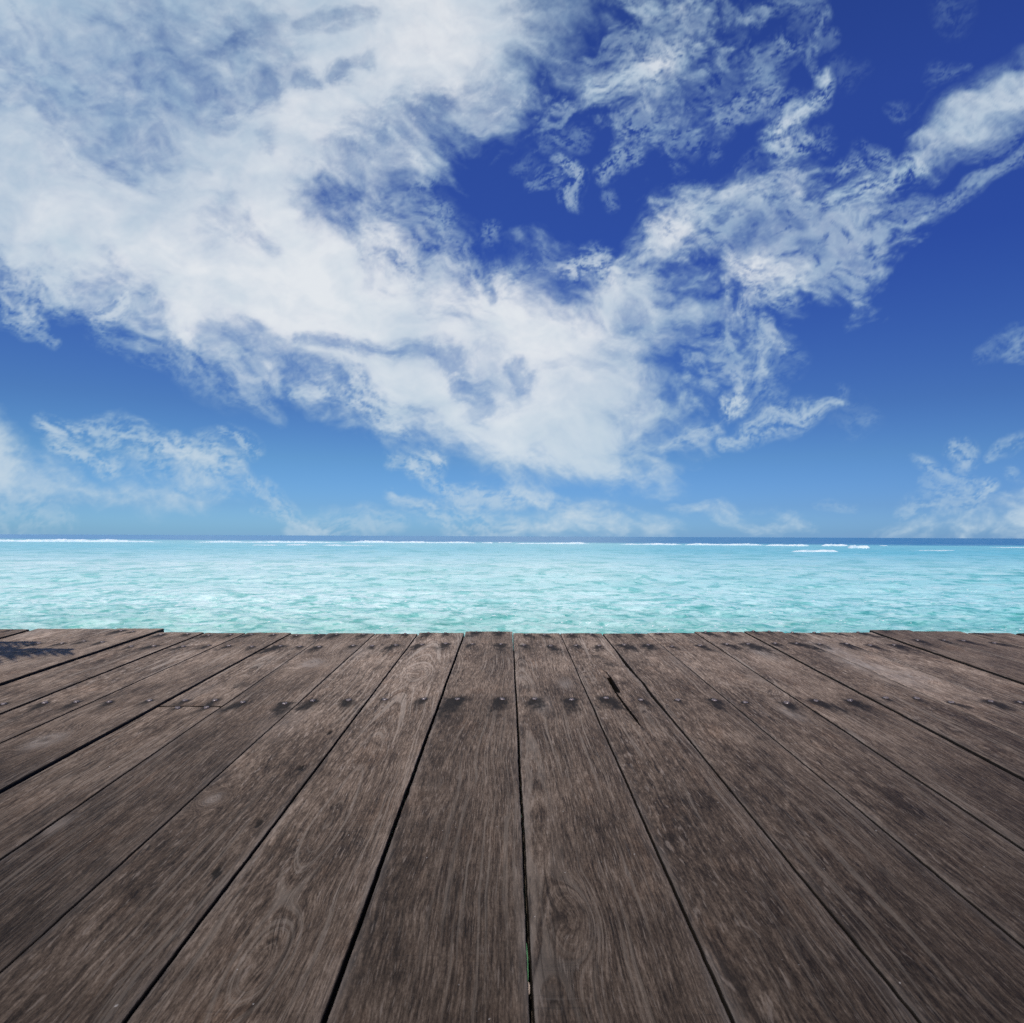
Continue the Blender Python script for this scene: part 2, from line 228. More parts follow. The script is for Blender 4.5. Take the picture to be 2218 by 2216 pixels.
class NT:
    def __init__(s, tree): s.t = tree; s.n = tree.nodes; s.l = tree.links
    def new(s, typ, **kw):
        n = s.n.new(typ)
        for k, v in kw.items(): setattr(n, k, v)
        return n
    def lk(s, a, b): s.l.new(a, b)
    def setin(s, sock, v):
        if isinstance(v, bpy.types.NodeSocket): s.l.new(v, sock)
        else: sock.default_value = v
    def math(s, op, a, b=0.0, c=0.0, clamp=False):
        n = s.new('ShaderNodeMath', operation=op, use_clamp=clamp)
        for k, v in enumerate((a, b, c)): s.setin(n.inputs[k], v)
        return n.outputs[0]
    def vec(s, x, y, z=0.0):
        n = s.new('ShaderNodeCombineXYZ')
        for k, v in enumerate((x, y, z)): s.setin(n.inputs[k], v)
        return n.outputs[0]
    def noise(s, v, scale=1, detail=3, rough=.55, dist=0, out=0):
        n = s.new('ShaderNodeTexNoise'); s.lk(v, n.inputs['Vector'])
        n.inputs['Scale'].default_value = scale; n.inputs['Detail'].default_value = detail
        n.inputs['Roughness'].default_value = rough; n.inputs['Distortion'].default_value = dist
        return n.outputs[out]
    def ramp(s, f, pts, interp='LINEAR'):
        n = s.new('ShaderNodeValToRGB'); s.lk(f, n.inputs[0]); cr = n.color_ramp; cr.interpolation = interp
        while len(cr.elements) < len(pts): cr.elements.new(.5)
        for e, (p, c) in zip(cr.elements, pts):
            e.position = p; e.color = c if len(c) == 4 else (*c, 1)
        return n.outputs[0]
    def mr(s, v, a, b, c=0.0, d=1.0, smooth=False):
        n = s.new('ShaderNodeMapRange', interpolation_type='SMOOTHSTEP' if smooth else 'LINEAR')
        for k, x in enumerate((v, a, b, c, d)): s.setin(n.inputs[k], x)
        return n.outputs[0]
    def mix(s, f, a, b, mode='MIX'):
        n = s.new('ShaderNodeMix', data_type='RGBA', blend_type=mode)
        s.setin(n.inputs[0], f); s.setin(n.inputs[6], a); s.setin(n.inputs[7], b)
        return n.outputs[2]
    def attr(s, name):
        n = s.new('ShaderNodeAttribute', attribute_name=name); return n
def material(name):
    m = bpy.data.materials.new(name); m.use_nodes = True; m.node_tree.nodes.clear()
    t = NT(m.node_tree); out = t.new('ShaderNodeOutputMaterial')
    return m, t, out
def principled(t, out, **kw):
    b = t.new('ShaderNodeBsdfPrincipled')
    for k, v in kw.items(): t.setin(b.inputs[k], v)
    t.lk(b.outputs[0], out.inputs[0]); return b

# ---------------------------------------------------------------- camera
CAMZ = 2.5
cam_d = bpy.data.cameras.new('camera'); cam = link(bpy.data.objects.new('camera', cam_d))
cam_d.lens = 24.02; cam_d.sensor_width = 36; cam_d.clip_start = .02; cam_d.clip_end = 90000
roll = R(-0.235)
cam.matrix_world = Matrix.Translation((0, 0, CAMZ)) @ Matrix.Rotation(R(90+2.08), 4, 'X') @ Matrix.Rotation(-roll, 4, 'Z')
cam_d.dof.use_dof = True; cam_d.dof.focus_distance = 2.6; cam_d.dof.aperture_fstop = 16.0
scene.camera = cam
CM = cam.matrix_world.copy(); CM3 = CM.to_3x3()
def ray(px, py):           # bearing of a point of the survey chart (2218 x 2216, f = 1480)
    return (CM3 @ Vector(((px-1109)/1480, -(py-1108)/1480, -1))).normalized()

# ---------------------------------------------------------------- deck frame
HD = 0.54                  # eye height over the boards
DT = R(1.97)               # the jetty climbs very slightly toward its end
DECK = Matrix.Rotation(R(.39), 4, 'Z') @ Matrix.Rotation(DT, 4, 'X')
nrm = (DECK.to_3x3() @ Vector((0, 0, 1)))
foot = Vector((0, 0, CAMZ)) - nrm*HD
DECK = Matrix.Translation(foot) @ DECK
DINV = DECK.inverted()
def dk(px, py):            # deck coordinates (across, along) under a bearing
    d = DINV.to_3x3() @ ray(px, py); o = DINV @ Vector((0, 0, CAMZ))
    k = -o.z/d.z
    return o.x+d.x*k, o.y+d.y*k

# ---------------------------------------------------------------- world and sun
SUN_AZ, SUN_EL = 190.0, 57.0
world = bpy.data.worlds.new('World'); scene.world = world; world.use_nodes = True
world.node_tree.nodes.clear(); w = NT(world.node_tree)
wout = w.new('ShaderNodeOutputWorld'); bg = w.new('ShaderNodeBackground'); bg.inputs[1].default_value = .1
skyt = w.new('ShaderNodeTexSky', sky_type='NISHITA'); skyt.sun_disc = False
skyt.sun_elevation = R(SUN_EL); skyt.sun_rotation = R(SUN_AZ); skyt.altitude = 0; skyt.air_density = 1.0; skyt.dust_density = .6; skyt.ozone_density = 2.0
tc = w.new('ShaderNodeTexCoord'); sep = w.new('ShaderNodeSeparateXYZ'); w.lk(tc.outputs['Generated'], sep.inputs[0])
TINT = [(0, (0.43, 0.84, 1.65, 1)), (0.0079, (0.38, 0.77, 1.50, 1)), (0.0417, (0.309, 0.588, 1.148, 1)), (0.1089, (0.293, 0.537, 0.907, 1)), (0.175, (0.256, 0.452, 0.831, 1)), (0.3588, (0.205, 0.355, 0.942, 1)), (0.5107, (0.256, 0.407, 1.065, 1)), (0.6177, (0.233, 0.378, 0.989, 1)), (0.78, (0.24, 0.33, 0.6, 1)), (1, (0.24, 0.3, 0.44, 1))]
trp = w.ramp(sep.outputs[2], TINT)
side = w.mr(sep.outputs[0], -.5, .6, 1.13, .87)
tint = w.mix(1.0, trp, w.vec(side, side, w.math('POWER', side, .5)), 'MULTIPLY')
w.lk(w.mix(1.0, skyt.outputs[0], tint, 'MULTIPLY'), bg.inputs[0]); w.lk(bg.outputs[0], wout.inputs[0])
sd = bpy.data.lights.new('sun', 'SUN'); sd.energy = 3.9; sd.angle = R(.53); sd.color = (1, .94, .85)
sun = link(bpy.data.objects.new('sun', sd))
SV = Vector((math.sin(R(SUN_AZ))*math.cos(R(SUN_EL)), math.cos(R(SUN_AZ))*math.cos(R(SUN_EL)), math.sin(R(SUN_EL))))
sun.rotation_euler = SV.to_track_quat('Z', 'Y').to_euler(); sun.location = (0, -6, 12)
scene.view_settings.view_transform = 'Standard'; scene.view_settings.look = 'None'; scene.view_settings.exposure = 0
scene.cycles.use_denoising = False
scene.cycles.transparent_max_bounces = 16; scene.cycles.max_bounces = 6

# ---------------------------------------------------------------- cloud layer (the sky's visible dome)
def build_clouds():
    az = np.concatenate([np.arange(-85, -54, 1.0), np.arange(-54, -41, .2), np.arange(-41, 41, .1), np.arange(41, 54, .2), np.arange(54, 86, 1.0)])
    el = np.concatenate([np.arange(-.6, .0, .3), np.arange(0, 42, .1), np.arange(42, 66, .8)])
    A, E = np.meshgrid(np.radians(az), np.radians(el))
    d = np.stack([np.sin(A)*np.cos(E), np.cos(A)*np.cos(E), np.sin(E)], -1).reshape(-1, 3)
    loc = d @ np.array(CM3)          # = CM3^T d
    z = np.minimum(loc[:, 2], -.02)
    px = 1109+1480*loc[:, 0]/-z; py = 1108-1480*loc[:, 1]/-z
    ok = (loc[:, 2] < -.1)
    D = np.zeros(len(d)); sh = np.ones(len(d))*.5
    Dk, sk = cloud_density(px[ok], py[ok]); D[ok] = Dk; sh[ok] = sk
    D *= np.clip((1.48-np.abs(A.ravel()))/.35, 0, 1)*np.clip((np.radians(64)-E.ravel())/.2, 0, 1)
    m, t, out = material('cloud_veil')
    at = t.attr('veil').outputs['Fac']; s_ = t.attr('shade').outputs['Fac']; el_ = t.attr('height').outputs['Fac']
    tcn = t.new('ShaderNodeTexCoord')
    f = t.noise(tcn.outputs['Object'], 1/420., 4, .6)
    a = t.math('MULTIPLY', at, t.math('SUBTRACT', 1.0, at)); a = t.math('MULTIPLY', a, 1.5)
    dens = t.math('ADD', at, t.math('MULTIPLY', a, t.math('SUBTRACT', f, .5)), clamp=True)
    dens = t.math('MINIMUM', dens, .985)
    body = t.mix(s_, CL_LO, CL_HI)
    kk = t.math('POWER', t.math('MULTIPLY', at, 1.12, clamp=True), 1.5)
    col = t.mix(kk, CL_THIN, body)
    low = t.mr(el_, 0.0, 14.0, .78, 0.0)
    col = t.mix(low, col, CL_LOW)
    em = t.new('ShaderNodeEmission'); t.lk(col, em.inputs[0]); em.inputs[1].default_value = 1.0
    tr = t.new('ShaderNodeBsdfTransparent'); mx = t.new('ShaderNodeMixShader')
    t.lk(dens, mx.inputs[0]); t.lk(tr.outputs[0], mx.inputs[1]); t.lk(em.outputs[0], mx.inputs[2]); t.lk(mx.outputs[0], out.inputs[0])
    me = mesh_np('sky', d*30000+np.array([0, 0, CAMZ]), grid_quads(len(el), len(az)), m)
    fattr(me, 'veil', D); fattr(me, 'shade', sh); fattr(me, 'height', np.degrees(E).ravel())
    tag(link(bpy.data.objects.new('sky', me)), kind='structure')
CL_LO = srgb(174, 197, 216); CL_HI = srgb(227, 232, 237); CL_THIN = srgb(146, 184, 208); CL_LOW = srgb(194, 214, 228)
build_clouds()

# ---------------------------------------------------------------- sea
def build_sea():
    m, t, out = material('lagoon_water')
    geo = t.new('ShaderNodeNewGeometry'); sp = t.new('ShaderNodeSeparateXYZ'); t.lk(geo.outputs['Position'], sp.inputs[0])
    X, Y = sp.outputs[0], sp.outputs[1]
    P = t.vec(X, Y, 0.0)
    dist = t.math('MAXIMUM', t.math('SQRT', t.math('ADD', t.math('MULTIPLY', t.math('MULTIPLY', X, X), .0), t.math('MULTIPLY', Y, Y))), 4.0)
    big = t.noise(t.vec(t.math('MULTIPLY', X, .006), t.math('MULTIPLY', Y, .016)), 1, 4, .6)
    mid = t.noise(t.vec(t.math('MULTIPLY', X, .045), t.math('MULTIPLY', Y, .16)), 1, 4, .6)
    # depth of the lagoon: o = how far down from the skyline a spot lies for a person on the jetty
    o = t.math('DIVIDE', 3700.0, dist)
    rel = t.math('DIVIDE', X, dist)
    oo = t.math('ADD', o, t.math('MULTIPLY', t.math('SUBTRACT', big, .5), t.math('MULTIPLY', o, .5)))
    oo = t.math('SUBTRACT', oo, t.math('MULTIPLY', rel, 4.0))
    base = t.ramp(t.mr(oo, 0, 230, 0, 1), [(0, DEEP), (.050, DEEP), (.062, TEAL), (.12, (.24, .60, .68)), (.28, PALE), (.42, MIDC), (.52, PALE2), (.61, PALE2), (.72, MIDC2), (.86, GREEN), (1, GREEN2)])
    right = t.mr(rel, -.3, .75, 0, 1)
    base = t.mix(t.math('MULTIPLY', right, .75), base, t.mix(1.0, base, (.55, .86, .92, 1), 'MULTIPLY'))
    # patches of sea grass tint / pale sand bands
    wob = t.noise(t.vec(t.math('MULTIPLY', X, .11), t.math('MULTIPLY', Y, .34)), 1, 5, .62)
    base = t.mix(t.mr(wob, .52, .74, 0, .55), base, (.60, .78, .76, 1))
    base = t.mix(t.mr(mid, .5, .3, 0, .5), base, t.mix(1.0, base, (.50, .80, .80, 1), 'MULTIPLY'))
    # wave faces: slope shading and sky reflection put into the water colour
    shallow = t.mr(o, 10, 40, .15, 1)
    c1 = base
    def chop(sx, sy, w_, lo=.50, hi=.60, seed=0.0, dark=(.30, .66, .63, 1), k=.75):
        n_ = t.noise(t.vec(t.math('MULTIPLY', X, sx), t.math('MULTIPLY', Y, sy), seed), 1, 5, .62, .15)
        n_ = t.math('MULTIPLY', t.mr(n_, lo, hi, 0, 1, True), t.math('MULTIPLY', w_, k))
        return t.mix(n_, c1, t.mix(1.0, c1, dark, 'MULTIPLY'))
    def lite(sx, sy, w_, seed=0.0, k=.5):
        n_ = t.noise(t.vec(t.math('MULTIPLY', X, sx), t.math('MULTIPLY', Y, sy), seed), 1, 4, .62, .15)
        return t.mix(t.math('MULTIPLY', t.mr(n_, .54, .66, 0, k, True), w_), c1, (.70, .88, .87, 1))
    near = t.mr(o, 95, 150, 0, 1); midw = t.math('MULTIPLY', t.mr(o, 45, 80, 0, 1), t.mr(o, 220, 140, .35, 1)); farw = t.math('MULTIPLY', t.mr(o, 15, 30, .2, 1), t.mr(o, 110, 70, .3, 1))
    c1 = chop(.25, .16, farw, seed=3.0, k=.5)
    c1 = chop(.80, .62, midw, seed=5.0, k=.8)
    c1 = lite(.30, .34, midw, 7.0, .38)
    c1 = chop(1.5, 1.7, near, .50, .59, seed=9.0, k=.85)
    c1 = chop(4.5, 4.5, near, .50, .60, seed=13.0, k=.5)
    c1 = lite(.6, 1.3, near, 17.0, .42)
    fl = t.noise(P, 5.0, 3, .6); fm = t.noise(P, .30, 3, .6)
    glint = t.math('MULTIPLY', t.mr(fl, .645, .665, 0, 1), t.mr(fm, .47, .55, 0, 1))
    glint = t.math('MULTIPLY', glint, t.mr(o, 50, 80, 0, 1))

    c1 = t.mix(glint, c1, (1, 1, 1, 1))  # sun glints painted into the water colour as white specks
    # far rollers beyond the reef
    far = t.noise(t.vec(t.math('MULTIPLY', X, .02), t.math('MULTIPLY', Y, .012)), 1, 5, .7)
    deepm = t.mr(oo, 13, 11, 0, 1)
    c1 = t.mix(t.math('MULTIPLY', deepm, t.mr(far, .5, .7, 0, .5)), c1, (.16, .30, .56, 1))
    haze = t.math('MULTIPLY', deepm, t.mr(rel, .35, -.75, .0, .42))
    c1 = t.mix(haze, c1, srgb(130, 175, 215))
    bmp = t.new('ShaderNodeBump'); bmp.inputs['Strength'].default_value = .45; bmp.inputs['Distance'].default_value = .14
    hgt = t.math('ADD', t.noise(P, 2.6, 4, .55, .3), t.math('MULTIPLY', t.noise(P, .45, 3, .5), 1.6))
    t.lk(hgt, bmp.inputs['Height'])
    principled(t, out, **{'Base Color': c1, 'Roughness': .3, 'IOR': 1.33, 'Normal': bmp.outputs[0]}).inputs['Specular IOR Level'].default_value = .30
    ys = np.concatenate([np.linspace(-14, 4, 24), np.geomspace(4.2, 600, 620), np.geomspace(620, 29000, 60)])
    ts = np.concatenate([np.linspace(-3.2, -.86, 14), np.linspace(-.85, .85, 560), np.linspace(.86, 3.2, 14)])
    YY, TT = np.meshgrid(ys, ts, indexing='ij')
    XX = TT*np.maximum(YY, 4)
    XX = XX+(YY < 4)*TT*6
    f = np.clip(1-(YY/420.), 0, 1)
    Z = .085*fbm(XX/2.3, YY/1.5, 4, .5, 2)+.05*fbm(XX/.7, YY/.55, 3, .5, 4)*np.clip(1.4-YY/45, 0, 1)+.10*fbm(XX/9, YY/5, 3, .5, 6)
    Z = Z*f
    me = mesh_np('sea', np.stack([XX, YY, Z], -1).reshape(-1, 3), grid_quads(len(ys), len(ts)), m)
    tag(link(bpy.data.objects.new('sea', me)), kind='structure')
DEEP = (.030, .19, .38, 1); TEAL = (.30, .62, .68, 1); PALE = (.62, .83, .82, 1); MIDC = (.55, .82, .79, 1); PALE2 = (.68, .88, .85, 1); MIDC2 = (.54, .78, .73, 1); GREEN = (.44, .68, .61, 1); GREEN2 = (.37, .60, .52, 1)
build_sea()

def breaker(px0, px1, pyt, pyb, fade=1.0):
    m = bpy.data.materials.get('sea_foam')
    if not m:
        m, t, out = material('sea_foam')
        tcn = t.new('ShaderNodeTexCoord'); n = t.noise(tcn.outputs['Object'], .9, 4, .6)
        principled(t, out, **{'Base Color': t.ramp(n, [(.35, (.42, .58, .65, 1)), (.6, (.62, .71, .75, 1))]), 'Roughness': .9})
    pm = (px0+px1)/2; hor = 1157.5+pm/2218*8.5
    ob = max(pyb-hor, 4); d = 3700/ob; h = (pyb-pyt)/1480*d*1.1
    x0 = (px0-1109)/1480*d; x1 = (px1-1109)/1480*d
    n = int(max(24, (x1-x0)/.7)); rows = 9; sd_ = px0
    xs = np.linspace(x0, x1, n)
    u = (xs-x0)/(x1-x0)
    env = np.clip(np.minimum(u, 1-u)*7, 0, 1)**.6*(.62+.38*fbm(xs/9, xs*0+sd_, 4, .6, 3))*np.clip(.9+.35*fbm(xs/30, xs*0, 2, .5, 8), .3, 1.3)
    env = np.clip(env, .02, 1.2)
    v = np.linspace(0, 1, rows)
    prof = np.sin(np.pi*np.clip(v, 0, 1)**.7)
    wy = 1.6*fbm(xs/22, xs*0+2, 3, .5, 11)
    Xg = np.repeat(xs[None], rows, 0)
    Yg = d+wy[None]+(v[:, None]-.3)*2.6*(.4+env[None])+.2*fbm(xs[None]/1.5+v[:, None]*0, v[:, None]*3+xs[None]*0, 2)
    Zg = -.06+h*prof[:, None]*env[None]*(1+.25*fbm(xs[None]/1.1, v[:, None]*4+xs[None]*0, 3, .6, 5))
    loc = np.array([(x0+x1)/2, d, 0])
    me = mesh_np('breaking_wave', np.stack([Xg, Yg, Zg], -1).reshape(-1, 3)-loc, grid_quads(rows, n), m)
    o = bpy.data.objects.new('breaking_wave', me); o.location = loc
    return tag(link(o), kind='structure')
for b in [(-260, 352, 1166.5, 1173.5), (422, 744, 1170, 1175.5), (745, 1034, 1170.5, 1176), (548, 600, 1178, 1181.5), (618, 668, 1178, 1181), (695, 820, 1178.5, 1182), (1042, 1069, 1173, 1176.5), (1078, 1112, 1173, 1175.5),
          (1115, 1278, 1172, 1178), (1338, 1480, 1175, 1180), (1481, 1660, 1175, 1181), (1655, 1752, 1176, 1182.5), (1712, 1816, 1189, 1195), (1778, 1838, 1178, 1182.5), (1838, 1883, 1177, 1187), (1906, 1920, 1179, 1182), (1985, 2070, 1190.5, 1192.3), (2120, 2420, 1184, 1186.5)]:
    breaker(*b)

# ---------------------------------------------------------------- wood
def wood_material():
    m, t, out = material('weathered_wood')
    a = t.new('ShaderNodeAttribute', attribute_name='grain'); sp = t.new('ShaderNodeSeparateXYZ'); t.lk(a.outputs['Vector'], sp.inputs[0])
    r, v, sdv = sp.outputs
    b_ = t.new('ShaderNodeAttribute', attribute_name='place'); s2 = t.new('ShaderNodeSeparateXYZ'); t.lk(b_.outputs['Vector'], s2.inputs[0])
    u, tone, saw = s2.outputs
    stain = t.attr('stain').outputs['Fac']; pale = t.attr('pale').outputs['Fac']
    M = lambda x, k: t.math('MULTIPLY', x, k)
    # slight waviness of the fibres
    wv = t.noise(t.vec(M(u, 9), M(v, 3.5), sdv), 1, 2, .5)
    rr = t.math('ADD', r, M(t.math('SUBTRACT', wv, .5), .012))
    r2 = t.math('ADD', u, M(t.math('SUBTRACT', wv, .5), .020)); rb = t.math('ADD', M(rr, .35), M(r2, .65))
    g1 = t.noise(t.vec(M(rr, 300), M(v, 7.0), sdv), 1, 5, .66)
    g2 = t.noise(t.vec(M(rb, 440), M(v, 26.0), t.math('ADD', sdv, 3.3)), 1, 4, .7)
    g3 = t.noise(t.vec(M(rb, 1000), M(v, 80.0), t.math('ADD', sdv, 6.1)), 1, 3, .6)
    bl = t.noise(t.vec(M(u, 7.5), M(v, 2.6), t.math('ADD', sdv, 9.0)), 1, 5, .62)
    bl2 = t.noise(t.vec(M(u, 30), M(v, 12), t.math('ADD', sdv, 1.0)), 1, 4, .6)
    speck = t.noise(t.vec(M(u, 420), M(v, 160), sdv), 1, 3, .7)
    g = t.math('ADD', t.math('ADD', M(g1, .30), M(g2, .42)), t.math('ADD', M(g3, .16), M(bl2, .12)))
    g = t.math('ADD', g, M(t.math('SUBTRACT', bl, .5), .30))
    g = t.math('ADD', g, M(t.math('SUBTRACT', speck, .5), .20))
    col = t.ramp(g, WOOD)
    # reddish brown where the grey skin has worn off
    wear = t.noise(t.vec(M(u, 11), M(v, 5), t.math('ADD', sdv, 17.0)), 1, 4, .65)
    col = t.mix(t.mr(wear, .55, .75, 0, .45), col, t.mix(1.0, col, (1.12, .94, .80, 1), 'MULTIPLY'))
    # pale raised fibres
    lf = t.noise(t.vec(M(rb, 480), M(v, 22.0), t.math('ADD', sdv, 21.0)), 1, 3, .6)
    col = t.mix(M(t.mr(lf, .59, .68, 0, 1), .55), col, (.33, .27, .225, 1))
    # fine checks along the grain
    ck = t.noise(t.vec(M(rb, 380), M(v, 12.0), t.math('ADD', sdv, 31.0)), 1, 4, .6)
    ckm = t.noise(t.vec(M(u, 8), M(v, 3), t.math('ADD', sdv, 12.0)), 1, 2, .5)
    chk = t.math('MULTIPLY', t.mr(ck, .375, .33, 0, 1), t.mr(ckm, .35, .6, .25, 1))
    rl = t.noise(t.vec(M(rr, 210), M(v, 1.4), t.math('ADD', sdv, 51.0)), 1, 3, .6); rm = t.noise(t.vec(M(u, 7), M(v, 2.2), t.math('ADD', sdv, 61.0)), 1, 2, .5)
    col = t.mix(t.math('MULTIPLY', M(t.mr(rl, .54, .62, 0, 1), .50), t.math('MAXIMUM', t.mr(rm, .42, .6, 0, 1), t.math('MAXIMUM', t.mr(saw, 1.5, 2.0, 0, 1), M(pale, 2.2)))), col, (.26, .215, .175, 1))
    dl = t.noise(t.vec(M(rb, 250), M(v, 1.6), t.math('ADD', sdv, 71.0)), 1, 3, .6)
    col = t.mix(M(t.mr(dl, .40, .35, 0, 1), .5), col, (.022, .016, .012, 1))
    # saw marks across some boards
    sw = t.noise(t.vec(M(u, 5), M(v, 230), sdv), 1, 3, .6); swm = t.noise(t.vec(M(u, 16), M(v, 6), sdv), 1, 2, .5)
    saw = t.math('MINIMUM', saw, 1.0)
    swk = t.math('MULTIPLY', t.math('MULTIPLY', t.mr(sw, .40, .33, 0, .6), t.mr(swm, .42, .7, 0, 1)), saw)
    swl = t.math('MULTIPLY', t.math('MULTIPLY', t.mr(sw, .62, .70, 0, .6), t.mr(swm, .45, .72, 0, 1)), saw)
    col = t.mix(M(chk, .72), col, (.014, .011, .010, 1))
    col = t.mix(M(swk, .5), col, (.02, .017, .015, 1)); col = t.mix(M(swl, .3), col, (.28, .25, .22, 1))
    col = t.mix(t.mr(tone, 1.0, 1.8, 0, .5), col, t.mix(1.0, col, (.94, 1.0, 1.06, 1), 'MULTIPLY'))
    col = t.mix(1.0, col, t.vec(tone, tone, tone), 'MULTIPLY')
    pn = t.noise(t.vec(M(rr, 240), M(v, 5), sdv), 1, 4, .6)
    col = t.mix(t.math('MULTIPLY', pale, t.mr(pn, .3, .6, .4, 1)), col, (.30, .262, .232, 1))
    # a few white specks of salt and bird lime
    sp1 = t.noise(t.vec(M(u, 130), M(v, 90), t.math('ADD', sdv, 40.0)), 1, 2, .5)
    col = t.mix(M(t.mr(sp1, .765, .80, 0, 1), .5), col, (.52, .50, .48, 1))
    sn = t.noise(t.vec(M(rr, 300), M(v, 26), sdv), 1, 3, .6)
    st = t.mr(t.math('ADD', stain, M(t.math('SUBTRACT', sn, .5), .75)), .08, .85, 0, .93, True)
    st = t.math('MULTIPLY', st, t.mr(stain, .0, .05, 0, 1))
    col = t.mix(st, col, (.012, .0095, .0075, 1))
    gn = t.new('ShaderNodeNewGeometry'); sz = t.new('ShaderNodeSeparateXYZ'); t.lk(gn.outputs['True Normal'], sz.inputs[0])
    col = t.mix(t.mr(sz.outputs[2], .80, .35, 0, .88), col, (.012, .009, .006, 1))  # steep faces go near black: gap shade put into the colour
    h = t.math('ADD', t.math('ADD', M(g1, .5), M(g2, .7)), t.math('ADD', M(g3, .3), M(chk, -1.1)))
    h = t.math('SUBTRACT', h, M(swk, .6))
    bmp = t.new('ShaderNodeBump'); bmp.inputs['Strength'].default_value = .55; bmp.inputs['Distance'].default_value = .0018
    t.lk(h, bmp.inputs['Height'])
    principled(t, out, **{'Base Color': col, 'Roughness': t.mr(g, .3, .7, .62, .74), 'Normal': bmp.outputs[0]}).inputs['Specular IOR Level'].default_value = .12
    return m
WOOD = [(.36, (.019, .0125, .0085, 1)), (.435, (.050, .0355, .026, 1)), (.505, (.101, .072, .052, 1)), (.57, (.177, .131, .098, 1)), (.67, (.33, .26, .205, 1))]
WM = wood_material()
mi, t_, o_ = material('rusty_nail_iron')
tcn = t_.new('ShaderNodeTexCoord'); nn = t_.noise(tcn.outputs['Object'], 330, 3, .6)
principled(t_, o_, **{'Base Color': t_.ramp(nn, [(.35, (.05, .036, .034, 1)), (.55, (.22, .18, .175, 1)), (.7, (.60, .56, .55, 1))]), 'Metallic': .5, 'Roughness': t_.mr(nn, .3, .7, .7, .42)})
IRON = mi
md, t_, o_ = material('dark_joist_wood')
tcn = t_.new('ShaderNodeTexCoord'); nn = t_.noise(tcn.outputs['Object'], 14, 4, .6)
principled(t_, o_, **{'Base Color': t_.ramp(nn, [(.3, (.02, .016, .013, 1)), (.7, (.06, .045, .036, 1))]), 'Roughness': .85})
DARK = md

deck = link(bpy.data.objects.new('wooden_deck', None)); deck.matrix_world = DECK
deck.empty_display_size = .3
tag(deck, 'weathered grey brown plank jetty with dark rusty nail rows reaching over turquoise water', 'deck')

EDGE = 1371
# seams: (x,y) at the far end, (x,y) further toward us, gap at far end mm, gap nearer mm
SE = [
 ('u', -6.12, 6, 6), ('u', -5.75, 6, 6), ('u', -5.38, 5, 5), ('u', -5.02, 8, 8), ('u', -4.66, 4, 4), ('u', -4.30, 5, 5),
 ('p', (66, 1371), (0, 1390), 9, 9), ('u', -3.60, 1.2, 1.2), ('u', -3.25, 1.0, 1.0), ('p', (337, 1374), (0, 1489), 13, 13), ('p', (436, 1376), (0, 1551), 11, 9), ('p', (529, 1375), (0, 1614), 5, 5),
 ('p', (627, 1375), (0, 1717), 3, 8), ('p', (706, 1375), (0, 1862), 1.5, 6), ('p', (813, 1372), (0, 2107), 4, 2.2), ('p', (907, 1371), (268, 2216), 5, 5), ('p', (1007, 1369), (701, 2216), 6, 6), ('p', (1111, 1371), (1153, 2216), 3, 4.6),
 ('p', (1213, 1371), (1589, 2216), 2, 3.5), ('p', (1305, 1373), (1995, 2216), 5, 2.5), ('p', (1403, 1373), (2218, 2053), 1.0, 3.4), ('p', (1503, 1369), (2218, 1842), 3, 5), ('p', (1606, 1367), (2218, 1692), 6, 9), ('p', (1692, 1369), (2218, 1604), 1.0, 1.4),
 ('u', 2.63, 1.2, 1.2), ('p', (1876, 1367), (2218, 1486), 9, 12), ('u', 3.43, 1.2, 1.2), ('u', 3.83, 2.5, 2.5), ('u', 4.20, 8, 8), ('u', 4.56, 4, 4), ('u', 4.92, 5, 5), ('u', 5.30, 5, 5), ('u', 5.66, 5, 5)]
def seam_line(s):
    if s[0] == 'u':
        x = s[1]*HD; return (x, x, s[2]/1000, s[3]/1000)
    (ax, ay), (bx, by) = dk(*s[1]), dk(*s[2])
    k = (bx-ax)/(by-ay)
    return (ax+k*(3.05-ay), ax+k*(.72-ay), s[3]/1000, s[4]/1000)
L = [seam_line(s) for s in SE]
NPL = len(L)-1
lift = {}        # mm above the common level, by plank index
for i, mm in {4: 17, 5: 17, 6: 12, 7: 12, 8: 12, 9: 6.5, 10: 5.5, 11: 5, 12: 1, 13: .8, 14: .5, 15: 1, 16: 1.2, 17: 0, 18: 0, 19: .6, 20: 1.0, 21: 2, 22: 4.5, 23: 4.6, 24: 4.6, 25: 9, 26: 9, 27: 9.5, 28: 12}.items(): lift[i] = mm/1000
endpx = {8: 1369, 6: 1370, 7: 1370, 9: 1374.5, 10: 1375, 11: 1374, 12: 1374.5, 13: 1373, 14: 1373, 15: 1371, 16: 1368, 17: 1371, 18: 1371, 19: 1371.5, 20: 1370, 21: 1367.5, 22: 1367.5, 23: 1370.5, 24: 1369, 25: 1366, 26: 1368, 27: 1372, 28: 1374}
tones = {5: 1.05, 6: 1.15, 7: 1.08, 8: 1.12, 9: .98, 10: 1.05, 11: 1.08, 12: .98, 13: 1.02, 14: 1.0, 15: 1.10, 16: .97, 17: 1.0, 18: .92, 19: .90, 20: .93, 21: .96, 22: .80, 23: 1.1, 24: .96, 25: .74, 26: .72, 27: .78}

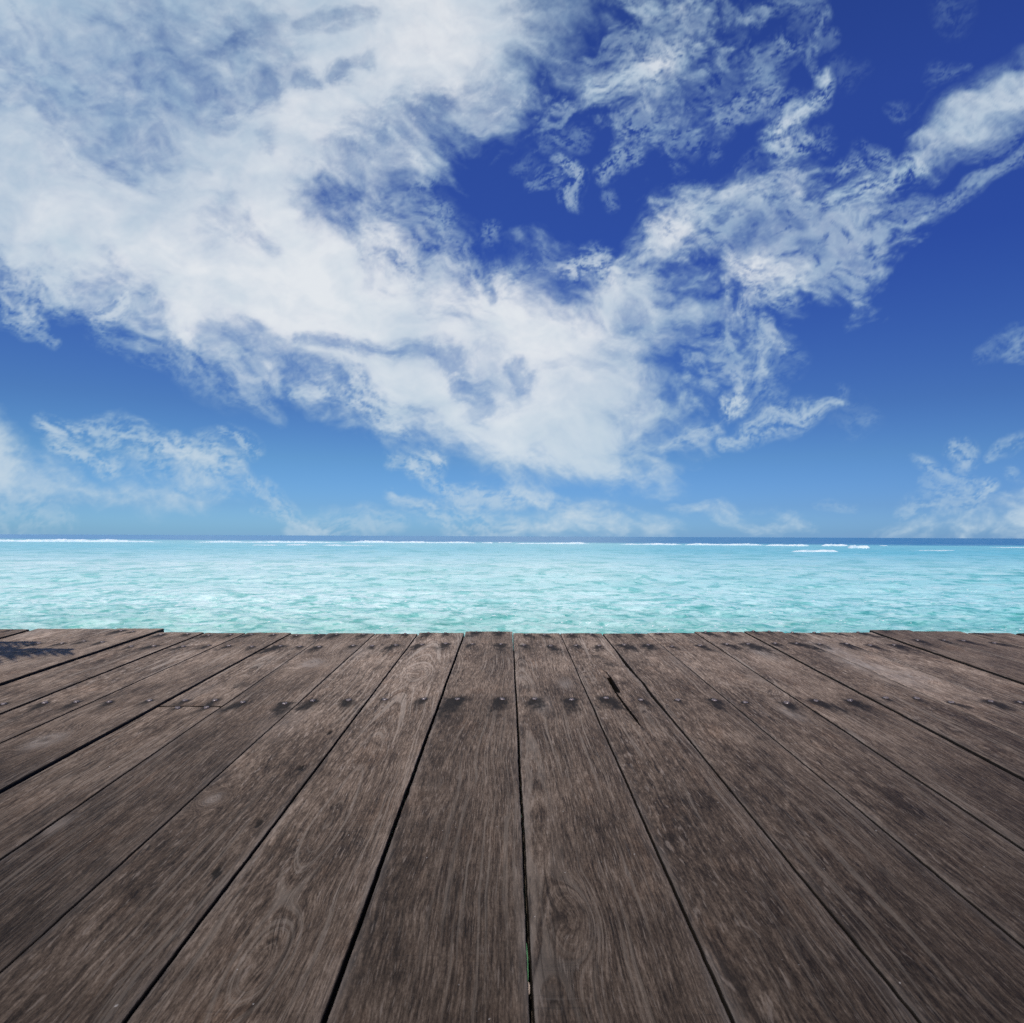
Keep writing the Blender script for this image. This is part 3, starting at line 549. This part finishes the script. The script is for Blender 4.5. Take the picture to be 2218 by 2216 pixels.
# ---- nails, read off the boards
F = 740/1932.
nl = []
def addn(ox, pts, size=None):
    for p in pts:
        big = p[2] if len(p) > 2 else None
        nl.append((*dk(ox+p[0]*F, 1340+p[1]*F), big))
addn(0, [(20,497,.6),(253,488,.8),(432,484,.7),(618,484,.6),(845,474,.5),(1046,467,.6),(1005,507,.2),(1215,466,.9),(1168,506,.4),(1373,478,1),(1610,484,1.2),(1768,466,1.1)])
addn(740, [(40,462,.9),(243,460,.25),(465,457,.8),(655,458,2.0),(908,458,1.6),(1090,457,1.25),(1300,458,1.3),(1495,452,1.5),(1693,463,.5),(1900,466,.3)])
addn(1478, [(180,466,1.1),(355,478,.3),(590,482,1),(755,470,1.4),(948,468,1.2),(1150,458,.5),(1325,460,.4),(1522,485,.6),(1745,480,1.2),(1910,482,1)])
addn(0, [(220,157,.2),(350,157,.2),(475,145,.3),(580,150,.6),(742,168,.3),(870,165,.9),(1035,166,.5),(1180,160,.5),(1295,163,.6),(1425,167,.5),(1585,158,1.5),(1695,160,.5),(1805,162,.8)])
addn(740, [(65,155,.5),(172,156,.3),(307,150,1),(453,148,.9),(588,143,.9),(740,147,.1),(900,147,1.2),(1030,152,.7),(1182,155,.9),(1325,154,.5),(1455,155,.8),(1598,152,1.2),(1733,152,1.1),(1868,160,.5)])
addn(1478, [(98,156,.8),(250,148,1),(372,147,1.7),(525,147,.7),(645,146,1.5),(775,152,.7),(930,150,1.2),(1062,157,.9),(1198,155,1.2),(1330,135,1),(1480,135,1),(1590,138,.8),(1765,150,.8)])
addn(0, [(685,83,1),(750,90,.4),(910,100,.8),(1060,97,.6),(1180,102,.6),(1305,98,.4),(1422,97,.7),(1548,98,.6),(1678,97,.3),(1805,92,1.1),(1903,93,.8)])
addn(740, [(125,92,.8),(258,92,.5),(358,88,.6),(492,83,1),(587,80,.7),(765,77,.9),(888,77,1),(1045,90,.7),(1147,92,.8),(1302,90,.9),(1408,90,.6),(1548,90,.4),(1667,88,.8),(1790,87,.6)])
addn(1478, [(8,80,.6),(130,80,1.1),(258,79,.8),(400,78,.4),(490,78,.6),(622,86,.6),(745,86,.8),(878,89,.5),(995,83,1.2),(1112,68,.8),(1265,70,.6),(1640,90,1),(1860,92,1.2)])
for i in list(range(0, 6))+list(range(28, NPL)):         # boards past the frame
    for yy in (1.97, 2.77, 3.02):
        for q in (.25, .75):
            x = L[i][0]*(1-q)+L[i+1][0]*q; nl.append((x+random.uniform(-.01, .01), yy+random.uniform(-.012, .012), random.uniform(.3, 1)))

# knots: (chart x, y, radius m, strength)
knots = [(663+12, 1437, .034, 1.0), (100, 1608, .030, .8), (462, 1730, .012, .7), (1982, 1467, .040, .8), (1640, 1470, .02, .3)]
KN = [(*dk(a, b), c, d) for a, b, c, d in knots]
# splits in boards: chart points with opening in mm
CR = {18: [[(1303, 1450, 0), (1312, 1456, 4), (1322, 1468, 7), (1331, 1482, 9), (1340, 1497, 9), (1344, 1501, 0)],
           [(1325, 1489, 0), (1333, 1500, 8), (1345, 1517, 11), (1360, 1537, 12), (1375, 1556, 11), (1385, 1571, 7), (1389, 1576, 0)]]}
HOLES = {14: [(714, 1586), (653, 1664), (560, 1782), (470, 1890)], 15: [(824, 1458), (789, 1494), (757, 1533)]}   # chisel nicks
DARKS = [(1291,1422,.03,.8),(1305,1428,.02,.6),(1324,1440,.035,1),(1350,1444,.02,.6),(1262,1440,.022,.4),(1277,1453,.03,.35),(1296,1439,.02,.4),(1357,1478,.02,.6),(1340,1475,.015,.5),(1383,1436,.022,.6),(1402,1430,.022,.6),(1430,1431,.02,.5),
         (876,1430,.015,.5),(905,1432,.015,.4),(888,1500,.018,.6),(940,1496,.015,.5),(952,1476,.02,.5),(866,1514,.016,.5),(1210,1430,.02,.4),(1100,1500,.03,.4),(1067,1558,.012,.5),(985,1560,.02,.35),(1650,1599,.03,.7),(1855,1487,.02,.5),
         (560,1415,.035,.6),(520,1485,.04,.8),(500,1415,.03,.5),(380,1420,.03,.35),(1600,1404,.02,.5),(1745,1415,.035,.4),(925,1760,.05,.28),(1010,1775,.05,.25),(960,1560,.03,.3),(940,1765,.05,.2),(1480,1700,.03,.2)]
RC = [(*dk(a, b), c) for a, b, c in [(575, 2075, .085), (905, 1460, .05), (1240, 1990, .05), (1660, 1490, .06)]]
DK = [(*dk(a, b), c, d) for a, b, c, d in DARKS]
PALES = [(1800,1410,.05,.6),(1860,1440,.05,.7),(1940,1470,.05,.5),(1900,1450,.04,.5),(1650,1415,.03,.6),(1715,1545,.02,.5),(780,1410,.04,.35),(1170,1525,.025,.5),(1225,1480,.02,.5),(1900,1375,.0,.0),(120,1790,.012,.5),(80,1375,.05,.4),(1860,1440,.03,.5),(1010,1380,.05,.25),(620,1560,.05,.2),(700,1372,.03,.2),(430,1500,.03,.3)]
PK = [(*dk(a, b), c, d) for a, b, c, d in PALES]

def build_plank(i, y_lo=-.9, y_hi=None, first=True):
    rs = np.random.RandomState(100+i+(0 if first else 50))
    Lf, Rt = L[i], L[i+1]
    yend = y_hi
    if yend is None:
        if i in endpx: yend = dk(1109, endpx[i])[1]
        else: yend = 3.05+rs.uniform(-.012, .012)
    ys = []
    y = y_lo
    while y < yend-.004:
        ys.append(y); y += .06 if y < .62 else .0075
    ys += [yend-.003, yend]
    ys = np.array(ys); nr = len(ys)
    def line(Q, sgn, seed):
        tt = (ys-.72)/(3.05-.72)
        x = Q[1]+(Q[0]-Q[1])*tt; g = Q[3]+(Q[2]-Q[3])*np.clip(tt, -.5, 1.2)
        wob = .0011*fbm(ys/.35+seed*9.1, ys*0+seed, 3, .5, 3)+.0007*fbm(ys/.03+seed*5.1, ys*0+seed, 3, .6, 7)
        chip = np.clip(fbm(ys/.12+seed*3.3, ys*0+seed*2, 3, .5, 5)-.6, 0, 1)*.003
        return x+sgn*(np.maximum(g, .0008)/2+chip)+wob*(.6 if g.mean() < .002 else 1)
    xl = line(Lf, +1, i*1.0); xr = line(Rt, -1, i*1.0+1)
    if i == 18:   # gnawed right edge of the split board
        for (cx, cy, w, dpt) in [(1364, 1440, .16, .007), (1420, 1515, .14, .005), (1398, 1478, .05, -.002)]:
            q = dk(cx, cy); xr -= dpt*np.exp(-((ys-q[1])/w)**2)
    if i == 19:
        q = dk(1395, 1480); xl += .004*np.exp(-((ys-q[1])/.05)**2)
    # columns: normalised 0..1
    cols = list(np.linspace(.022, .978, 27))
    base = np.array([0, .004, .012]+cols+[.988, .996, 1.0])
    G = np.repeat(base[None], nr, 0)
    cr = CR.get(i, []); crz = []
    X = xl[:, None]+(xr-xl)[:, None]*G
    Zc = np.zeros_like(X)
    bev = np.zeros_like(base); bev[0] = bev[-1] = -.0034; bev[1] = bev[-2] = -.0010; bev[2] = bev[-3] = -.0002
    Zc += bev[None]
    Y = np.repeat(ys[:, None], X.shape[1], 1)
    # crown / cup of the board and gentle roughness
    cup = rs.uniform(-.0012, .0012)
    Zc += cup*(1-(2*G-1)**2)+.0008*fbm(X/.05+i*7, Y/.6, 3, .5, 9)
    Zc[-1] -= .0022; Zc[-2] -= .0004
    ej = .0045*fbm(X[-1]/.045+i*9.7, X[-1]*0+i, 4, .6, 5)+.002*np.clip(np.abs(2*G[-1]-1)-.8, 0, 1)*-10
    Y[-1] += ej; Y[-2] += ej; Y[-3] += ej*.5
    k_crack = np.zeros_like(X)
    for c in cr:
        P = [(*dk(a, b), w_/1000) for a, b, w_ in c]
        P = sorted(P, key=lambda p: p[1]); pyy = [p[1] for p in P]
        cx = np.interp(ys, pyy, [p[0] for p in P])+.0009*fbm(ys/.02, ys*0, 3, .6, 4); wd = .62*np.interp(ys, pyy, [p[2] for p in P])*(1+.25*fbm(ys/.03, ys*0, 2, .5, 6))
        inside = (ys > pyy[0]-.02) & (ys < pyy[-1]+.02)
        j = int(np.argmin(np.abs(X[len(ys)//2+60]-cx.mean())))
        mid = (P[0][1]+P[-1][1])/2; j = int(np.argmin(np.abs(X[np.argmin(abs(ys-mid))]-np.interp(mid, pyy, [p[0] for p in P]))))
        j = max(4, min(X.shape[1]-6, j))
        wgt = np.clip(1-np.maximum(pyy[0]-ys, ys-pyy[-1])/.12, 0, 1)
        wd = np.where((ys > pyy[0]) & (ys < pyy[-1]), np.maximum(wd, 0), 0)
        spread = 7
        shift = cx-X[:, j]
        for dj in range(-spread, spread+1):
            if 0 < j+dj < X.shape[1]-1:
                X[:, j+dj] += shift*wgt*(1-abs(dj)/(spread+1))
        X[:, j-1] = np.where(wgt > 0, cx-wd/2-.0002, X[:, j-1]); X[:, j+1] = np.where(wgt > 0, cx+wd/2+.0004, X[:, j+1])
        Zc[:, j] -= np.clip(wd*7, 0, .032)
        X[:, j] = np.where(wd > 0, cx+wd*.25, X[:, j])
        k_crack[:, j] = np.clip(wd/.003, 0, 1)
    for (hx, hy) in HOLES.get(i, []):
        q = dk(hx, hy)
        e = np.exp(-(((X-q[0]-(Y-q[1])*-.12)/.0032)**2+((Y-q[1])/.014)**2)); k_crack = np.maximum(k_crack, np.clip(e*2.5, 0, 1)); Zc -= .004*np.clip(e*1.6, 0, 1)
    Z = Zc+lift.get(i, 0)
    # ---- attributes
    width = (xr-xl).mean(); xm = (xl+xr)/2
    ul = X-xm[:, None]
    # distance to the pith of the tree the board was cut from
    c0 = rs.uniform(-.9, .9)*width; dep = rs.uniform(.03, .10)
    wobx = .018*pnoise(Y/.9+i*3.1, Y*0+i, 2)+.006*pnoise(Y/.25+i*1.1, Y*0+i, 5); slope = rs.uniform(-.02, .02)
    if i == 15: c0 = -.01; dep = .012; slope = .055     # the board with the arched figure
    if i == 12: c0 = 0; dep = .02; slope = .03
    zz = dep+slope*(Y-1.0)
    ring = np.sqrt((ul-c0-wobx)**2+zz**2+1e-6)
    stain = np.zeros_like(X); pale = np.zeros_like(X)
    for kx, ky, kr, ks in KN:
        dd = np.sqrt((X-kx)**2+((Y-ky)/1.8)**2); e = np.exp(-(dd/(kr*1.7))**2)
        ring = ring*(1-e*ks)+(dd*.8+.02)*e*ks
        side_ = np.sign(ul)
        pale = np.maximum(pale, ks*.5*np.exp(-((dd-kr*.6)/(kr*.6))**2)*(1+.8*fbm(X/.012, Y/.03, 3, .6, 8))); stain = np.maximum(stain, .5*ks*np.exp(-(dd/(kr*.16))**2))
    for kx, ky, kr in RC:
        dd = np.sqrt(((X-kx)*1.25)**2+((Y-ky)/2.2)**2); e = np.exp(-(dd/kr)**2); ring = ring*(1-e)+(dd+.01)*e
    own = []
    for nx, ny, big in nl:
        if ny > ys[0]-.05 and ny < yend and np.interp(ny, ys, xl) < nx < np.interp(ny, ys, xr): own.append((nx, ny, big))
        if abs(nx-xm.mean()) > width*1.5 or not (np.interp(ny, ys, xl)-.004 < nx < np.interp(ny, ys, xr)+.004): continue
        s = (big if big is not None else .7)
        if ny > 2.6: s = max(s*1.35, .7)
        far = np.clip(ny/2.0, .9, 1.35)
        rs2 = np.random.RandomState(int(abs(nx*7919+ny*104729)) % 100000)
        dx = X-nx; dy = ny-Y          # dy > 0 toward us
        sk = rs2.uniform(-.25, .25)+.10*np.sign(nx)
        lat = (.014+.014*s)*(1+.3*np.clip(dy/.10, 0, 2)); back = .020+.012*s; front = (.045+.085*s)
        rr_ = np.sqrt(((dx-sk*np.clip(dy, 0, 1))/lat)**2+np.where(dy > 0, dy/front, dy/back)**2)
        n = fbm(X/.018+nx*31, Y/.05+ny*17, 4, .6, 2)
        val = np.clip(1.18-rr_+.38*n, 0, 1.1)*np.clip(.56+.38*s, 0, 1.0)
        stain = np.maximum(stain, val)
        if s > 1.15:   # long faint runs
            r3 = np.sqrt(((dx-sk*1.4*dy)/(lat*1.7))**2+((dy-.09*s)/(.11*s))**2)
            stain = np.maximum(stain, np.clip(1-r3+.4*n, 0, 1)*.42)
        stain = np.maximum(stain, 1.3*np.exp(-((dx**2+dy**2)/.0115**2)**2))
    for qx, qy, qr, qs in DK:
        r_ = np.sqrt(((X-qx)/qr)**2+((Y-qy)/(qr*1.6))**2); n = fbm(X/.015+qx*31, Y/.02, 3, .6, 2)
        stain = np.maximum(stain, np.clip(1.0-r_+.5*n, 0, .62)*qs)
    for qx, qy, qr, qs in PK:
        if qr > 0: pale = np.maximum(pale, qs*np.exp(-((X-qx)/qr)**2-((Y-qy)/(qr*3))**2)*(1+.5*fbm(X/.02, Y/.1, 3, .6, 8)))
    stain = np.maximum(stain, k_crack*1.4)
    endw = np.exp(-np.abs(Y-yend)/.02); pale = np.maximum(pale, 0*endw)
    # worn paler rims
    rim = np.exp(-np.minimum(G, 1-G)*width/.006); pale = np.maximum(pale, rim*.22*(1+fbm(X/.05, Y/.15, 3, .6, 3)))
    if i == 18: pale = np.maximum(pale, .9*np.exp(-(1-G)*width/.0045)*np.clip(1-np.abs(Y-2.35)/.65, 0, 1))
    tone = tones.get(i, 1.0)*rs.uniform(.90, 1.10)
    near_shade = np.interp(ys, [.6, 1.1, 1.7, 2.4, 3.05], [.47, .71, 1.08, 1.48, 1.72])  # vignette shading put into the board tone, dark near and bright far
    top = np.stack([X, Y, Z], -1)
    nr_, nc = X.shape
    # ---- sides: drop the outer columns to the underside
    TH = .034
    lft = top[:, :1].copy(); lft[..., 2] -= TH; rgt = top[:, -1:].copy(); rgt[..., 2] -= TH
    full = np.concatenate([lft, top, rgt], 1); nc2 = nc+2
    co = full.reshape(-1, 3); q = grid_quads(nr_, nc2)
    # end faces
    fe = np.arange(nc2)+(nr_-1)*nc2; n0 = len(co)
    low = full[-1].copy(); low[:, 2] = full[-1][0, 2]; co = np.concatenate([co, low]); lw = n0+np.arange(nc2)
    qe = np.stack([fe[:-1], fe[1:], lw[1:], lw[:-1]], -1)
    be = np.arange(nc2); n1 = len(co); low2 = full[0].copy(); low2[:, 2] = full[0][0, 2]; co = np.concatenate([co, low2]); lw2 = n1+np.arange(nc2)
    qb = np.stack([be[:-1], lw2[:-1], lw2[1:], be[1:]], -1)
    und = np.array([[0, (nr_-1)*nc2, (nr_-1)*nc2+nc2-1, nc2-1]])
    Q = np.concatenate([q, qe, qb, und])
    org = np.array([xm.mean(), 0, 0])
    me = mesh_np('plank', co-org, Q, WM, smooth=True)
    def pad(a): return np.concatenate([np.concatenate([a[:, :1], a, a[:, -1:]], 1).ravel(), np.concatenate([a[-1, :1], a[-1], a[-1, -1:]]), np.concatenate([a[0, :1], a[0], a[0, -1:]])])
    sidek = np.zeros((nr_, nc))
    sdv = np.full_like(X, i*2.37+(0 if first else 11))
    rl = pad(ring); vv = pad(Y); uu = pad(ul); zz_ = co[:, 2]
    vattr(me, 'grain', np.stack([rl+(zz_-lift.get(i, 0))*.7*(zz_ < lift.get(i, 0)-.03), vv, pad(sdv)], -1))
    corner_shade = 1-np.where(X > 0, .50, .36)*np.clip((np.abs(X)-.15)/.8, 0, 1)*np.clip((2.0-Y)/1.2, 0, 1)  # vignette shade of the near corners, painted into the board tone
    tn = pad(np.repeat(near_shade[:, None], nc, 1)*corner_shade)*tone; tn[zz_ < lift.get(i, 0)-.03] *= .35  # lower rim of the sides darkened too, as painted gap shade
    sawf = {16: 1.0, 17: 1.0, 12: .8, 13: .7, 15: 2.0}.get(i, .25)
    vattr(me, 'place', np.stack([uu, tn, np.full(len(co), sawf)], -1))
    fattr(me, 'stain', pad(stain)); fattr(me, 'pale', np.clip(pad(pale), 0, 1))
    try: me.set_sharp_from_angle(angle=R(50))
    except Exception: pass
    o = link(bpy.data.objects.new('plank', me), deck); o.location = org
    for nx, ny, big in own:
        z = float(Z[np.argmin(abs(ys-ny)), np.argmin(abs(X[np.argmin(abs(ys-ny))]-nx))])
        nail(o, nx-org[0], ny, z)
    return o

def nail_mesh(k):
    rs = random.Random(k); bm = bmesh.new(); n = 14; rings = []
    prof = [(.0068, -.010), (.0070, .0002), (.0069, .0016), (.0055, .0028), (.0028, .0034)]
    wob = [1+rs.uniform(-.10, .10) for _ in range(n)]
    for r_, z in prof:
        rings.append([bm.verts.new((r_*wob[a]*math.cos(a*2*math.pi/n), r_*wob[a]*math.sin(a*2*math.pi/n), z+rs.uniform(-.0002, .0003))) for a in range(n)])
    for a, b in zip(rings[:-1], rings[1:]):
        for q in range(n): bm.faces.new((a[q], a[(q+1) % n], b[(q+1) % n], b[q]))
    bm.faces.new(rings[-1]); me = bpy.data.meshes.new('nail'); bm.to_mesh(me); bm.free(); me.materials.append(IRON)
    me.polygons.foreach_set('use_smooth', [True]*len(me.polygons)); return me
NM = [nail_mesh(k) for k in range(4)]
def nail(parent, x, y, z):
    o = link(bpy.data.objects.new('nail', random.choice(NM)), parent)
    o.location = (x, y, z+random.uniform(-.0002, .0012)); o.rotation_euler = (random.uniform(-.16, .16), random.uniform(-.16, .16), random.uniform(0, 6.28)); s = random.uniform(.95, 1.15); o.scale = (s, s, s)

joint_y = dk(410, 1530)[1]
for i in range(NPL):
    if i == 12:        # the board that is butt-jointed over a joist
        build_plank(i, y_lo=joint_y+.0008)
        lift[12] = .0003; build_plank(i, y_lo=-.9, y_hi=joint_y-.0008, first=False)
    else: build_plank(i)

def box_mesh(name, sx, sy, sz, mat, bev=.004):
    bm = bmesh.new(); bmesh.ops.create_cube(bm, size=1); bmesh.ops.scale(bm, vec=(sx, sy, sz), verts=bm.verts)
    bmesh.ops.bevel(bm, geom=bm.edges[:], offset=bev, segments=1, affect='EDGES')
    me = bpy.data.meshes.new(name); bm.to_mesh(me); bm.free(); me.materials.append(mat); return me
jm = box_mesh('joist', 6.7, .09, .14, DARK)
for yy in (-.5, .35, 1.12, dk(1109, 1516)[1], 2.84):
    o = link(bpy.data.objects.new('joist', jm), deck); o.location = (-.1, yy, -.034-.07-.0065)
bm_ = box_mesh('gap_blocker', .22, 3.6, .16, DARK)  # unseen beams added to keep bright water from showing through the gaps
for xx in (-1.9, -.62, .02, .62, 1.9):
    o = link(bpy.data.objects.new('gap_blocker', bm_), deck); o.location = (xx, 1.20, -.18-.082)
pm = box_mesh('post', .16, .16, 2.6, DARK, .012)
for xx in (-3.0, -1.0, 1.0, 3.0):
    o = link(bpy.data.objects.new('post', pm), deck); o.location = (xx, 2.72, -.182-1.3)

# ---------------------------------------------------------------- strips added in the middle gap for lit spots seen below it
def gap_sliver(name, px, py0, py1, col, label, cat, w=.0030):
    m, t, out = material(name+'_mat')
    tcn = t.new('ShaderNodeTexCoord'); n = t.noise(tcn.outputs['Object'], 90, 3, .6)
    principled(t, out, **{'Base Color': t.mix(t.mr(n, .3, .7), col, tuple(c*.6 for c in col[:3])+(1,)), 'Roughness': .6})
    (x0, y0), (x1, y1) = dk(px[0], py0), dk(px[1], py1)
    n = 12; co = []; q = []
    for k in range(n+1):
        f = k/n; x = x0+(x1-x0)*f; y = y0+(y1-y0)*f; hw = w/2*(.55+.9*math.sin(math.pi*min(1, max(0, f)))**.6)
        z = -.0045+.0008*math.sin(f*5)
        co += [(x-hw, y, z), (x, y, z-.0006), (x+hw, y, z)]
    for k in range(n): q += [(3*k, 3*k+1, 3*k+4, 3*k+3), (3*k+1, 3*k+2, 3*k+5, 3*k+4)]
    org = np.array([(x0+x1)/2, (y0+y1)/2, -.004]); me = mesh_np(name, np.array(co)-org, q, m)
    o = link(bpy.data.objects.new(name, me)); o.matrix_world = DECK @ Matrix.Translation(Vector(org))
    tag(o, label, cat)
gap_sliver('green_spot', (1126, 1127), 1757, 1770, (.28, .55, .36, 1), 'tiny pale green strip standing in for lit water in the middle gap, higher of the two green ones', 'leaf', .0034)  # added strip for lit water, not a real leaf
gap_sliver('green_spot', (1139.5, 1143), 2034, 2116, (.10, .26, .12, 1), 'long thin dark green strip standing in for lit water low in the middle gap', 'leaf', .0020)  # added strip for lit water, not a real leaf
gap_sliver('beige_spot', (1143.5, 1145), 2118, 2144, (.42, .33, .27, 1), 'small pinkish beige strip standing in for a lit spot in the middle gap below the green sliver', 'wood chip', .0026)  # added strip for a lit spot, not a real wood chip

# ---------------------------------------------------------------- the palm beside the jetty, whose frond tips shade the left boards
mb, t_, o_ = material('palm_bark'); tcn = t_.new('ShaderNodeTexCoord'); sp_ = t_.new('ShaderNodeSeparateXYZ'); t_.lk(tcn.outputs['Object'], sp_.inputs[0])
nn = t_.noise(t_.vec(t_.math('MULTIPLY', sp_.outputs[0], 3), sp_.outputs[1], t_.math('MULTIPLY', sp_.outputs[2], 16)), 1, 4, .6)
principled(t_, o_, **{'Base Color': t_.ramp(nn, [(.35, (.10, .08, .06, 1)), (.65, (.26, .22, .18, 1))]), 'Roughness': .9}); BARK = mb
mf, t_, o_ = material('palm_leaf'); tcn = t_.new('ShaderNodeTexCoord'); nn = t_.noise(tcn.outputs['Object'], 5, 3, .6)
principled(t_, o_, **{'Base Color': t_.ramp(nn, [(.3, (.035, .075, .02, 1)), (.7, (.09, .15, .035, 1))]), 'Roughness': .5}); LEAF = mf
ms, t_, o_ = material('beach_sand'); tcn = t_.new('ShaderNodeTexCoord'); nn = t_.noise(tcn.outputs['Object'], 6, 5, .6)
principled(t_, o_, **{'Base Color': t_.ramp(nn, [(.3, (.50, .44, .34, 1)), (.7, (.66, .60, .48, 1))]), 'Roughness': .95}); SAND = ms
D3 = DECK.to_3x3()
def over(px, py, tt):         # the spot along the sunbeam that ends on the deck at a chart point
    x, y = dk(px, py); return (DECK @ Vector((x, y, .015)))+SV*tt
palm = link(bpy.data.objects.new('palm_tree', None)); crown = Vector((-4.5, .0, 5.0)); base = Vector((-6.4, -1.2, .25))
palm.location = base; tag(palm, 'leaning coconut palm beside the jetty casting feathery frond shadows on its left boards', 'palm tree')
def tube(name, pts, rad, mat, parent, off):
    n = 12; co = []; q = []
    for k, (p, r_) in enumerate(zip(pts, rad)):
        tg = (pts[min(k+1, len(pts)-1)]-pts[max(k-1, 0)]).normalized(); a = tg.cross(Vector((.3, 1, .2))).normalized(); b = tg.cross(a)
        co += [tuple(p+a*r_*math.cos(j*2*math.pi/n)+b*r_*math.sin(j*2*math.pi/n)-off) for j in range(n)]
    for k in range(len(pts)-1):
        q += [(k*n+j, k*n+(j+1) % n, (k+1)*n+(j+1) % n, (k+1)*n+j) for j in range(n)]
    o = link(bpy.data.objects.new(name, mesh_np(name, co, q, mat)), parent); return o
tp = []; tr_ = []
for k in range(41):
    f = k/40; p = base.lerp(crown, f)+Vector((-.5*math.sin(math.pi*f), 0, -.35*math.sin(math.pi*f))); tp.append(p); tr_.append(.17-.08*f+.008*(k % 2))
tp[0] = base+Vector((0, 0, -.6))
tube('trunk', tp, tr_, BARK, palm, base)
def frond(a, b, sag, leaf, seed, n=62, side0=None, yaw=.55):
    rs = random.Random(seed); co = []; fc = []
    def pt(f): return a.lerp(b, f)+Vector((0, 0, sag*4*f*(1-f)*.25*2))
    ax = (b-a).normalized(); up = Vector((0, 0, 1)); sd_ = ax.cross(up).normalized()
    w_ = [.016*(1-f)+.003 for f in [k/30 for k in range(31)]]
    for k in range(31):
        p = pt(k/30); co += [p-sd_*w_[k]-base, p+Vector((0, 0, w_[k]))-base, p+sd_*w_[k]-base]
    for k in range(30): fc += [(3*k, 3*k+1, 3*k+4, 3*k+3), (3*k+1, 3*k+2, 3*k+5, 3*k+4)]
    for k in range(n):
        f = .14+.86*k/(n-1); p = pt(f); tg = (pt(min(1, f+.02))-pt(f-.02)).normalized(); s_ = tg.cross(up).normalized(); u_ = s_.cross(tg)
        for sg in (-1, 1):
            ln = leaf*(.35+.65*math.sin(math.pi*min(1, (f*.95)))**.7)*rs.uniform(.85, 1.1)*(1 if f < .9 else .7)
            d_ = (tg*(.85+rs.uniform(-.05, .05)+.3*f)+s_*sg*(1.0-.35*f)-u_*rs.uniform(.12, .2)).normalized()
            wd = .026; i0 = len(co); nrm_ = d_.cross(u_).normalized()
            for q, (tq, ww) in enumerate([(0, .5), (.3, 1), (.65, .8), (1, .06)]):
                c = p+d_*ln*tq+Vector((0, 0, -.22*ln*tq*tq)); co += [c-nrm_*wd*ww-base, c+nrm_*wd*ww-base]
            for q in range(3): fc.append((i0+2*q, i0+2*q+1, i0+2*q+3, i0+2*q+2))
    me = mesh_np('frond', np.array([tuple(c) for c in co]), fc, LEAF, smooth=False)
    link(bpy.data.objects.new('frond', me), palm)
T0 = 1.7
tip1 = over(135, 1416, T0); tip2 = over(62, 1399, T0+.15)
frond(crown, tip1, .5, .46, 1, 64); frond(crown+Vector((0, .1, 0)), tip2, .5, .40, 2, 58)
for k, ang in enumerate([75, 118, 150, 185, 215, 250, 290, 325]):
    e = crown+Vector((math.cos(R(ang))*2.1*(.8 if 60 < ang < 120 else 1), math.sin(R(ang))*2.1, -.9+.5*math.sin(k*2.1)))
    frond(crown, e, .9, .5, 10+k, 50)
# shore the palm grows on, behind and left of the viewer
n = 26; gx = np.linspace(-30, -4.6, n); gy = np.linspace(-30, 1.6, n); GX, GY = np.meshgrid(gx, gy)
GZ = .42*np.clip(np.minimum((-4.6-GX)/2.2, (1.6-GY)/2.4), 0, 1)**.8-.12+.04*fbm(GX/2, GY/2, 3)
GZ[GX > -4.7] = -.25; GZ[GY > 1.5] = -.25
tag(link(bpy.data.objects.new('beach', mesh_np('beach', np.stack([GX, GY, GZ], -1).reshape(-1, 3), grid_quads(n, n), SAND))), kind='structure')
